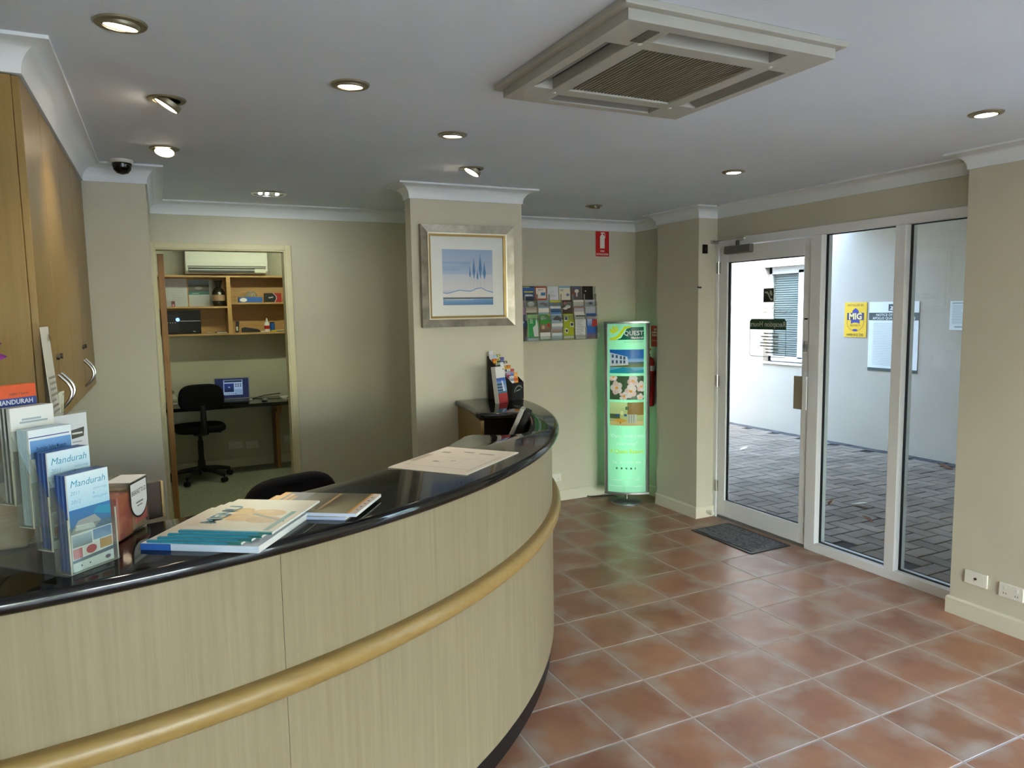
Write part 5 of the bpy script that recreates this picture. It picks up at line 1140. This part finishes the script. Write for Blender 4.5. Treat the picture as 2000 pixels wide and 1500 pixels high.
CARDS = [('#e2e4ea', '#c9ccd4', 'white'), ('#7fb4dc', '#dfe6ea', 'sky blue'), ('#a8ae5a', '#d8d2a0', 'olive green'), ('#d8542a', '#e8b03a', 'orange red'), ('#d8d27a', '#5a5a44', 'pale yellow'), ('#4a4fa8', '#8a8fd0', 'violet blue'), ('#b9c4b0', '#3a4a44', 'grey green'), ('#d9dadc', '#e6e6e8', 'silver white'), ('#4a4440', '#e0d8c8', 'dark brown'), ('#3a3468', '#8a84b8', 'indigo'), ('#d9a83a', '#e8c46a', 'golden'), ('#e07a2a', '#f0a83a', 'bright orange'), ('#26303a', '#dfe2e6', 'black and white'), ('#dcdde2', '#9aa0a8', 'pale grey'), ('#b03a30', '#e07a5a', 'brick red'), ('#c9b2d4', '#a83a5a', 'lilac'), ('#7f96c8', '#5a74b4', 'slate blue'), ('#e8943a', '#f0c07a', 'amber'), ('#e4e6ea', '#8a9098', 'plain white'), ('#e8a24a', '#c8522a', 'tangerine')]
ci = 0
Rst = Matrix.Rotation(t.rotation_euler[2], 4, 'Z')
for k in range(6, -1, -1):
    ncard = 3 if k != 0 else 2
    for j in range(ncard):
        if ci >= len(CARDS): break
        c1, c2_, nm = CARDS[ci]; ci += 1
        lx = 0.0195+j*0.033; ly = 0.015+k*0.028; lz = 0.078+0.0205*k
        p = Vector(t.location)+Rst @ Vector((lx, ly, lz))
        hh = 0.062+random.uniform(0, 0.012)+(0.03 if ci == 1 else 0)
        o = card('business_card', 0.0315, hh, [('r', 0, 0.55, 1, 0.8, c2_), ('r', 0.15, 0.86, 0.7, 0.92, c2_)], None, M_PRINT, loc=p, rot=(-0.12, 0, t.rotation_euler[2]), base=c1, t=0.008, lift=0.0001)
        tag(o, '%s card stack in the black stand, %s step' % (nm, ['lowest', 'second', 'third', 'fourth', 'fifth', 'sixth', 'highest'][k]), 'card', 'business cards in the black stand')
# flyer holder fixed in front of stand: white, blue, red flyers
p = Vector((1.672, 3.80, ZT))
for k in range(5):
    ang_f = math.radians(26)
    o = card('flyer', 0.085, 0.215, [('r', 0, 0.62, 1, 0.70, '#3f5fb0'), ('r', 0, 0.32, 1, 0.62, '#8fb0d4', '#5f86c0'), ('r', 0.0, 0.50, 0.6, 0.545, '#3a4450'), ('r', 0.0, 0.42, 0.6, 0.465, '#3a4450'), ('r', 0.0, 0.34, 0.6, 0.385, '#3a4450'), ('p', [(0.6, 0.32), (0.8, 0.32), (0.65, 0.62), (0.5, 0.62)], '#d9dde2'), ('r', 0, 0.28, 1, 0.33, '#3f7f9a'), ('r', 0, 0, 1, 0.28, '#8f2a2c', '#a83a38'), ('e', 0.85, 0.93, 0.06, 0.015, '#33363c')] if k == 0 else [], None, M_PRINT,
             loc=(1.785-0.0028*k, 3.810+0.0060*k, ZT+0.001), rot=(-0.13, 0, ang_f), base='#e4e2dc' if k == 0 else ('#d6d4ce', '#c9c8c4')[k % 2], t=0.0058, lift=0.0001)
    tag(o, 'front blue and red flyer leaning on the black card stand' if k == 0 else 'flyer stacked behind the blue and red front flyer', 'flyer', 'flyers leaning on the card stand')
# payment terminal in the counter notch
t = thing('payment_terminal', 'grey and black card payment terminal tilted in the counter notch', 'terminal', (1.555, 3.16, 0.90), math.radians(-33))
Rt = Matrix.Translation((0, 0, 0.155)) @ Matrix.Rotation(math.radians(-66), 4, 'Y')
MB().box(-0.10, 0.10, -0.045, 0.045, -0.034, 0.0).xform(Rt).build('terminal_body', M_BLACK, t, bevel=0.006)
MB().box(-0.10, 0.10, -0.045, 0.045, 0.0, 0.022).xform(Rt).build('terminal_face', mat('terminal_grey', '#a7a59c', 0.4), t, bevel=0.006)
MB().box(0.03, 0.085, -0.032, 0.032, 0.022, 0.0235).xform(Rt).build('display', mat('lcd', '#3a4a44', 0.2), t)
for i in range(4):
    for j in range(3):
        MB().box(-0.075+i*0.024, -0.06+i*0.024, -0.030+j*0.022, -0.014+j*0.022, 0.022, 0.025).xform(Rt).build('key', M_DARKM, t, bevel=0.001)
MB().tube([(0, 0, 0.0005), (0, 0, 0.12)], 0.02, 14).build('stand_post', M_BLACK, t); MB().lathe([(0, 0.0005), (0.07, 0.0005), (0.07, 0.01), (0.02, 0.02), (0, 0.02)], 24).build('stand_foot', M_BLACK, t, smooth=True)

# ------------------------------------------------------------------ office chairs
def office_chair(label, loc, rotz, seat_z, back_top):
    t = thing('office_chair', label, 'chair', loc, rotz, 'black office chairs')
    # local: sitter faces +Y
    def pad(w0, d0, h0, z, yc, round_=0.5):
        pts = []
        for i in range(28):
            a = 2*PI*i/28; ca, sa = math.cos(a), math.sin(a); e = 2/3.2
            pts.append((w0/2*math.copysign(abs(ca)**e, ca), yc+d0/2*math.copysign(abs(sa)**e, sa)))
        return MB().prism(pts, z, z+h0)
    pad(0.47, 0.45, 0.065, seat_z-0.065, 0.0).build('seat', M_FABRIC, t, bevel=0.025, segs=3, smooth=True)
    bh = back_top-(seat_z+0.16)
    pts = []
    for i in range(32):
        a = 2*PI*i/32; ca, sa = math.cos(a), math.sin(a); e = 2/3.6
        x = 0.205*math.copysign(abs(ca)**e, ca); z = bh/2*math.copysign(abs(sa)**e, sa)
        x *= 1-0.10*(z/(bh/2))*(1 if z > 0 else 0.0)
        pts.append((x, z))
    bk = MB().prism_axis([(x, z) for x, z in pts], -0.03, 0.03, 'y')
    bk.v = [(x, y+0.35*x*x*4*0.25, z) for x, y, z in bk.v]
    bk.xform(Matrix.Translation((0, -0.235, seat_z+0.16+bh/2))).build('backrest', M_FABRIC, t, bevel=0.02, segs=3, smooth=True)
    MB().tube([(0, -0.05, seat_z-0.08), (0, -0.22, seat_z-0.06), (0, -0.285, seat_z+0.02), (0, -0.272, seat_z+0.21)], 0.03, 8, radii=[0.025, 0.028, 0.03, 0.024]).build('back_bracket', M_BLACK, t, smooth=True)
    MB().box(-0.07, 0.07, -0.10, 0.08, seat_z-0.10, seat_z-0.06).build('mechanism', M_BLACK, t, bevel=0.01)
    MB().tube([(0.06, 0, seat_z-0.085), (0.20, -0.02, seat_z-0.092)], 0.006, 8).build('lever', M_BLACK, t)
    MB().lathe([(0.035, 0.10), (0.035, 0.20), (0.026, 0.21), (0.026, seat_z-0.16), (0.018, seat_z-0.155), (0.018, seat_z-0.09)], 16).build('gas_column', M_BLACK, t, smooth=True)
    for k in range(5):
        a = 2*PI*k/5+0.3; d = Vector((math.cos(a), math.sin(a), 0))
        lg = MB().tube([d*0.02+Vector((0, 0, 0.115)), d*0.15+Vector((0, 0, 0.105)), d*0.285+Vector((0, 0, 0.075))], 0.022, 8, radii=[0.03, 0.022, 0.017]).build('base_leg', M_BLACK, t, smooth=True)
        s_ = Vector((-d.y, d.x, 0)); c = d*0.285+Vector((0, 0, 0.029))
        MB().tube([c-s_*0.024, c-s_*0.006], 0.025, 14).tube([c+s_*0.006, c+s_*0.024], 0.025, 14).tube([c, c+Vector((0, 0, 0.05))], 0.007, 8).build('caster', M_BLACK, lg)
    return t
office_chair('black fabric swivel chair at the office desk seen from behind', (0.28, 7.66, 0.004), math.radians(6), 0.56, 0.975)
office_chair('black chair behind the counter with only its back top showing', (0.33, 3.03, 0.004), math.radians(22), 0.56, 1.012)

# ------------------------------------------------------------------ office furniture
t = thing('office_desk', 'black topped office desk fixed along the back wall', 'desk', (0.6, 7.85, 0))
BX(-0.60, 1.75, 7.55, YO-0.001, 0.71, 0.745).build('desk_top', M_BLACKTOP, t, world=True, bevel=0.006)
BX(1.025, 1.065, 7.86, YO-0.016, 0.004, 0.71).build('support_panel', M_DOORW, t, world=True, bevel=0.002)
BX(1.02, 1.07, 7.70, 7.87, 0.62, 0.71).build('support_bracket', M_DOORW, t, world=True, bevel=0.002)
# open shelves
t = thing('wall_shelf_unit', 'open timber wall shelf with four compartments in the office', 'shelf', (0.6, 8.0, 1.43))
sh_y0 = 7.86
for nm, a in (('top_board', (-0.05, 1.40, sh_y0, YO-0.001, 2.008, 2.026)), ('bottom_board', (-0.05, 1.40, sh_y0, YO-0.001, 1.428, 1.446)), ('shelf_board', (-0.05, 0.615, sh_y0, YO-0.02, 1.70, 1.718)), ('shelf_board', (0.655, 1.40, sh_y0, YO-0.02, 1.735, 1.753)), ('end_panel', (-0.068, -0.05, sh_y0, YO-0.001, 1.428, 2.026)), ('divider', (0.615, 0.655, sh_y0, YO-0.001, 1.446, 2.008)), ('back_board', (-0.05, 1.40, YO-0.012, YO-0.001, 1.446, 2.008))):
    BX(*a).build(nm, M_SHELF, t, world=True, bevel=0.0015)
# split air conditioner
t = thing('split_air_conditioner', 'white wall split air conditioner above the office shelf', 'air conditioner', (0.64, YO, 2.05))
MB().prism_axis([(YO-0.001, 2.045), (7.97, 2.045), (7.935, 2.075), (7.93, 2.16), (7.945, 2.30), (7.99, 2.33), (YO-0.001, 2.33)], 0.25, 1.035, 'x').build('casing', M_WHITE, t, world=True, bevel=0.006)
BX(0.27, 1.015, 7.925, 7.94, 2.115, 2.125).build('seam_line', M_DARKM, t, world=True)
BX(0.275, 1.012, 7.9215, 7.946, 2.060, 2.107).build('air_outlet', M_BLACK, t, world=True)
BX(0.28, 0.90, 7.918, 7.925, 2.081, 2.089).build('vane', M_CREAM, t, world=True); BX(0.90, 1.013, 7.916, 7.95, 2.056, 2.097).build('control_cover', M_CREAM, t, world=True, bevel=0.003)
# added lamp brightening the office, out of view above the doorway head
t = thing('office_fill_light', 'unseen batten added on the office ceiling to brighten the office', 'fill light', (0.9, 6.9, ZC))
BX(-0.6, 0.6, -0.05, 0.05, -0.04, 0.0).build('batten', M_WHITE, t, bevel=0.004); MB().tube([(-0.58, 0, -0.055), (0.58, 0, -0.055)], 0.014, 12).build('fill_tube', lamp_mat('office_fill_tube', '#f4ffd8', 40.0), t)
# shelf contents
SHY = 7.98
def stand_card(name, label, cat, x, z, w_, h_, shapes, base, y=YO-0.016, rot=(0, 0, 0), th_=0.001):
    o = card(name, w_, h_, shapes, None, M_PRINT, loc=(x, y, z), rot=rot, base=base, t=th_); return tag(o, label, cat)
stand_card('notice_paper', 'white typed notice pinned at the left of the upper shelf', 'paper', 0.16, 1.722, 0.20, 0.282, lines(0.3, 0.9, 0.2, 0.95, 9, '#b9bcc0', 0.25, 3), '#c9ccd0')
stand_card('wall_calendar', 'wall calendar with harbour photo and teal band in the office shelf', 'calendar', 0.37, 1.722, 0.195, 0.275, [('r', 0, 0.55, 1, 1, '#3a4440', '#8fa4b8'), ('r', 0.0, 0.58, 1, 0.80, '#4a4640', '#6a6a60'), ('e', 0.5, 0.68, 0.2, 0.05, '#9a9484'), ('r', 0, 0.44, 1, 0.55, '#1f6a66'), ('r', 0.15, 0.475, 0.5, 0.50, '#9fc4c0')], '#c6cacb')
stand_card('plain_paper', 'blank pale paper leaning at the right of the calendar', 'paper', 0.53, 1.722, 0.12, 0.27, [], '#a9aca8')
# bottle in a bag
t = thing('gift_bottle', 'dark gift wrapped bottle with a tan label on the upper shelf', 'bottle', (0.545, 7.95, 1.719))
MB().lathe([(0, 0.0005), (0.055, 0.0005), (0.062, 0.03), (0.06, 0.14), (0.045, 0.17), (0.022, 0.19), (0.03, 0.235), (0.04, 0.262), (0.02, 0.262), (0, 0.25)], 18).build('wrap', mat('dark_cellophane', '#241f18', 0.25), t, smooth=True)
MB().lathe([(0.063, 0.055), (0.063, 0.115)], 18).build('bottle_label', mat('tan_label', '#a8876a', 0.5), t)
t = thing('music_player', 'small red and pink music player standing on the stereo', 'music player', (0.12, 7.90, 1.719)); BX(-0.016, 0.016, -0.004, 0.004, 0.0005, 0.055).build('case', mat('dark_red', '#5a0f24', 0.3), t, bevel=0.002); MB().tube([(0, -0.0045, 0.014), (0, -0.0055, 0.014)], 0.012, 14).build('click_wheel', mat('pink_ring', '#e08a96', 0.4), t)
t = thing('stereo', 'black compact stereo with a blue glowing dial in the lower shelf', 'stereo', (0.185, 7.98, 1.4465))
BX(-0.175, 0.175, -0.10, 0.10, 0.0, 0.235).build('cabinet', mat('gloss_black', '#070709', 0.45, spec=0.25), t, bevel=0.004)
BX(-0.135, -0.025, -0.103, -0.10, 0.02, 0.20).build('control_panel', mat('panel_black', '#121317', 0.4, spec=0.3), t)
BX(-0.175, 0.175, -0.102, -0.10, 0.128, 0.131).build('trim_line', M_SILVER, t)
MB().tube([(-0.035, -0.101, 0.145), (-0.035, -0.112, 0.145)], 0.018, 20).build('dial', lamp_mat('blue_dial', '#3a6cff', 2.2), t)
for k in range(4): MB().tube([(-0.125+k*0.022, -0.102, 0.115), (-0.125+k*0.022, -0.106, 0.115)], 0.004, 8).build('button', M_CREAM, t)
BX(0.10, 0.12, -0.1015, -0.10, 0.022, 0.028).build('badge', M_CREAM, t)
t = thing('disc_case', 'flat pale case lying at the right of the stereo', 'case', (0.44, 7.93, 1.4465)); BX(-0.025, 0.025, -0.03, 0.03, 0.0, 0.010).build('lid', M_CREAM, t, bevel=0.001); BX(-0.027, 0.027, -0.032, 0.032, -0.0, 0.004).build('tray', M_DARKM, t)
t = thing('dark_folder', 'thin dark folder lying beside the divider in the lower shelf', 'folder', (0.55, 7.95, 1.4465)); BX(-0.05, 0.05, -0.06, 0.06, 0, 0.012).build('cover', M_DARKM, t, bevel=0.001); BX(-0.046, 0.05, -0.0605, 0.056, 0.003, 0.009).build('pages', M_PAPER, t)
t = thing('tissue_box', 'blue box of wipes with clear plastic on the right upper shelf', 'box', (0.845, 7.95, 1.7535)); BX(-0.115, 0.115, -0.05, 0.05, 0.0005, 0.055).build('carton', M_BLUEM, t, bevel=0.003)
MB().ellipsoid((-0.07, -0.051, 0.026), (0.035, 0.002, 0.02), 14, 8).build('oval_logo', M_PAPER, t, smooth=True)
MB().ellipsoid((0.01, 0.0, 0.075), (0.062, 0.04, 0.042), 14, 8).build('plastic_bag', M_ACRYL, t, smooth=True)
MB().tube([(-0.04, -0.03, 0.056), (0.0, -0.03, 0.108), (0.04, -0.03, 0.09), (0.05, -0.03, 0.056)], 0.005, 8).build('plastic_fold', mat('grey_plastic', '#9aa3a4', 0.3), t, smooth=True)
t = thing('printer_box', 'black and red cartridge box on the right upper shelf', 'box', (1.07, 7.95, 1.7535)); BX(-0.082, 0.082, -0.05, 0.05, 0.0005, 0.095).build('carton', M_BLACK, t, bevel=0.002)
card('printed_front', 0.164, 0.094, [('p', [(0.6, 0), (1, 0), (1, 1), (0.5, 1), (0.68, 0.7), (0.72, 0.4)], '#a8201c'), ('p', [(0.56, 0), (0.6, 0), (0.72, 0.4), (0.68, 0.7), (0.5, 1), (0.46, 1), (0.64, 0.7), (0.68, 0.4)], '#d9cfc8'), ('p', [(0.2, 0.55), (0.5, 0.62), (0.48, 0.48), (0.22, 0.42)], '#b9b4b0')], t, M_PRINT, loc=(0, -0.0508, 0.001), base='#151214', t=0.0006)
t = thing('lighter_box', 'dark upright flask with white panel beside the shelf divider', 'flask', (0.70, 7.93, 1.4465)); MB().box(-0.016, 0.016, -0.016, 0.016, 0.0005, 0.12).build('flask_body', mat('dark_plum', '#1f0f12', 0.35), t, bevel=0.003).rotation_euler[1] = 0.08; BX(-0.008, 0.008, -0.018, -0.0165, 0.02, 0.062).build('white_panel', M_PAPER, t)
t = thing('stapler', 'black stapler lying in the right lower shelf', 'stapler', (0.835, 7.93, 1.4465)); MB().prism_axis([(-0.09, 0.0), (0.085, 0.0), (0.09, 0.02), (0.06, 0.034), (-0.06, 0.055), (-0.09, 0.045)], -0.02, 0.02, 'y').build('arm', M_BLACK, t, bevel=0.004); BX(-0.09, 0.09, -0.018, 0.018, 0.0005, 0.008).build('base', M_DARKM, t)
t = thing('eraser', 'white eraser beside the stapler on the lower shelf', 'eraser', (0.955, 7.90, 1.4465)); BX(-0.025, 0.025, -0.010, 0.010, 0.0005, 0.011).build('rubber', M_PAPER, t, bevel=0.002); BX(-0.006, 0.022, -0.0105, 0.0105, 0.0003, 0.0115).build('sleeve', M_CREAM, t)
t = thing('glue_bottle', 'white and red glue bottle on the right lower shelf', 'bottle', (1.00, 7.96, 1.4465)); MB().lathe([(0, 0.0005), (0.026, 0.0005), (0.028, 0.01), (0.028, 0.085), (0.018, 0.10), (0.012, 0.105), (0, 0.105)], 16).build('body', M_PAPER, t, smooth=True); MB().lathe([(0.0283, 0.03), (0.0283, 0.065)], 16).build('red_label', M_RED, t); MB().lathe([(0.012, 0.105), (0.011, 0.12), (0.004, 0.145), (0, 0.146)], 12).build('nozzle', M_PAPER, t, smooth=True)
t = thing('blue_can', 'small blue can behind the glue bottle', 'can', (1.058, 8.0, 1.4465)); MB().lathe([(0, 0.0005), (0.026, 0.0005), (0.026, 0.085), (0.02, 0.09), (0, 0.09)], 16).build('body', M_BLUEM, t, smooth=True); MB().lathe([(0.0, 0.09), (0.022, 0.09), (0.022, 0.10), (0, 0.10)], 16).build('cap', M_BLACK, t)
t = thing('tape_roll', 'yellow tape roll on the shelf edge', 'tape', (1.055, 7.905, 1.4465)); MB().lathe([(0.018, 0.0005), (0.03, 0.0005), (0.03, 0.018), (0.018, 0.018), (0.018, 0.0005)], 20).build('roll', mat('yellow_tape', '#d8c22a', 0.4), t); MB().lathe([(0.015, 0.0005), (0.018, 0.0005), (0.018, 0.018), (0.015, 0.018), (0.015, 0.0005)], 20).build('core', M_CREAM, t)
t = thing('pen_bundle', 'small bundle of pens with a yellow cap at the shelf end', 'pens', (1.12, 7.93, 1.4465))
for k in range(3): MB().tube([(-0.04, 0.012*k, 0.006+0.004*k), (0.05, 0.012*k-0.01, 0.008+0.004*k)], 0.0045, 8).build('pen', (M_DARKM, M_PAPER, mat('yellow_cap', '#d8c22a', 0.4))[k], t)
# desk things
t = thing('laptop', 'open silver laptop showing a lit blue screen on the office desk', 'laptop', (0.60, 7.80, 0.745), math.radians(-8))
BX(-0.165, 0.165, -0.12, 0.12, 0.002, 0.020).build('base', M_BLACK, t, bevel=0.004); BX(-0.14, 0.14, -0.03, 0.10, 0.020, 0.0215).build('keyboard', M_DARKM, t)
Rl = Matrix.Translation((0, 0.12, 0.018)) @ Matrix.Rotation(math.radians(-14), 4, 'X')
MB().box(-0.172, 0.172, 0.0, 0.010, 0.0, 0.228).xform(Rl).build('lid', M_SILVER, t, bevel=0.003)
scr = [('r', 0.25, 0.16, 0.82, 0.92, '#9db8d8'), ('r', 0.27, 0.80, 0.80, 0.90, '#1c2a44'), ('r', 0.27, 0.30, 0.56, 0.74, '#14203f', '#1f3a7a'), ('e', 0.42, 0.55, 0.03, 0.03, '#8fb4e0'), ('r', 0.58, 0.18, 0.81, 0.44, '#7f9fc0')]
for i in range(3):
    for j in range(2): scr.append(('r', 0.60+i*0.07, 0.56+j*0.10, 0.64+i*0.07, 0.62+j*0.10, '#26344f'))
for i in range(6): scr.append(('r', 0.28+i*0.06, 0.20, 0.315+i*0.06, 0.24, '#2f4468'))
card('screen', 0.325, 0.205, scr, t, M_SCREEN, loc=(0, 0.12-0.0028, 0.0305), rot=(math.radians(-14), 0, 0), base='#16234a', t=0.001)
t = thing('computer_mouse', 'small grey computer mouse on the office desk', 'mouse', (0.912, 7.74, 0.745)); MB().ellipsoid((0, 0, 0.012), (0.028, 0.045, 0.018), 16, 10).build('shell', M_SILVER, t, smooth=True); MB().ellipsoid((0, 0, 0.008), (0.030, 0.047, 0.0075), 16, 8).build('skirt', M_BLACK, t, smooth=True)
t = thing('desk_cable', 'thin black cable running along the back of the desk', 'cable', (0.9, 8.0, 0.745)); MB().tube([(-0.12, -0.08, 0.004), (-0.05, 0.02, 0.004), (0.05, 0.08, 0.02), (0.22, 0.1, 0.03)], 0.004, 6).build('wire', M_BLACK, t, smooth=True); BX(-0.14, -0.09, -0.12, -0.07, 0.0005, 0.012).build('plug', M_CREAM, t, bevel=0.002)
t = thing('paper_tray', 'white papers with a dark pen at the right of the office desk', 'papers', (1.17, 7.90, 0.745)); BX(-0.07, 0.12, -0.12, 0.12, 0.0005, 0.012).build('paper_stack', M_PAPER, t); BX(-0.03, 0.10, -0.13, -0.115, 0.012, 0.02).build('pen', M_DARKM, t)
t = thing('desk_lamp', 'small white desk lamp with a bent arm left of the chair', 'lamp', (0.02+0.03, 7.95, 0.745)); MB().lathe([(0, 0.0005), (0.05, 0.0005), (0.05, 0.012), (0.015, 0.02), (0, 0.02)], 20).build('base', M_CREAM, t, smooth=True); MB().tube([(0, 0, 0.02), (-0.05, 0, 0.16), (0.03, -0.03, 0.07)], 0.005, 8).build('arm', M_DARKM, t); MB().lathe([(0.012, 0.05), (0.03, 0.03), (0.045, 0.0), (0.042, 0.0), (0.01, 0.045)], 18).xform(Matrix.Translation((0.01, -0.04, 0.06))).build('shade', M_CREAM, t, smooth=True); MB().lathe([(0.0, 0.05), (0.02, 0.055), (0.016, 0.08), (0, 0.085)], 14).xform(Matrix.Translation((0.01, -0.04, 0.06))).build('socket', M_BRONZE, t, smooth=True)
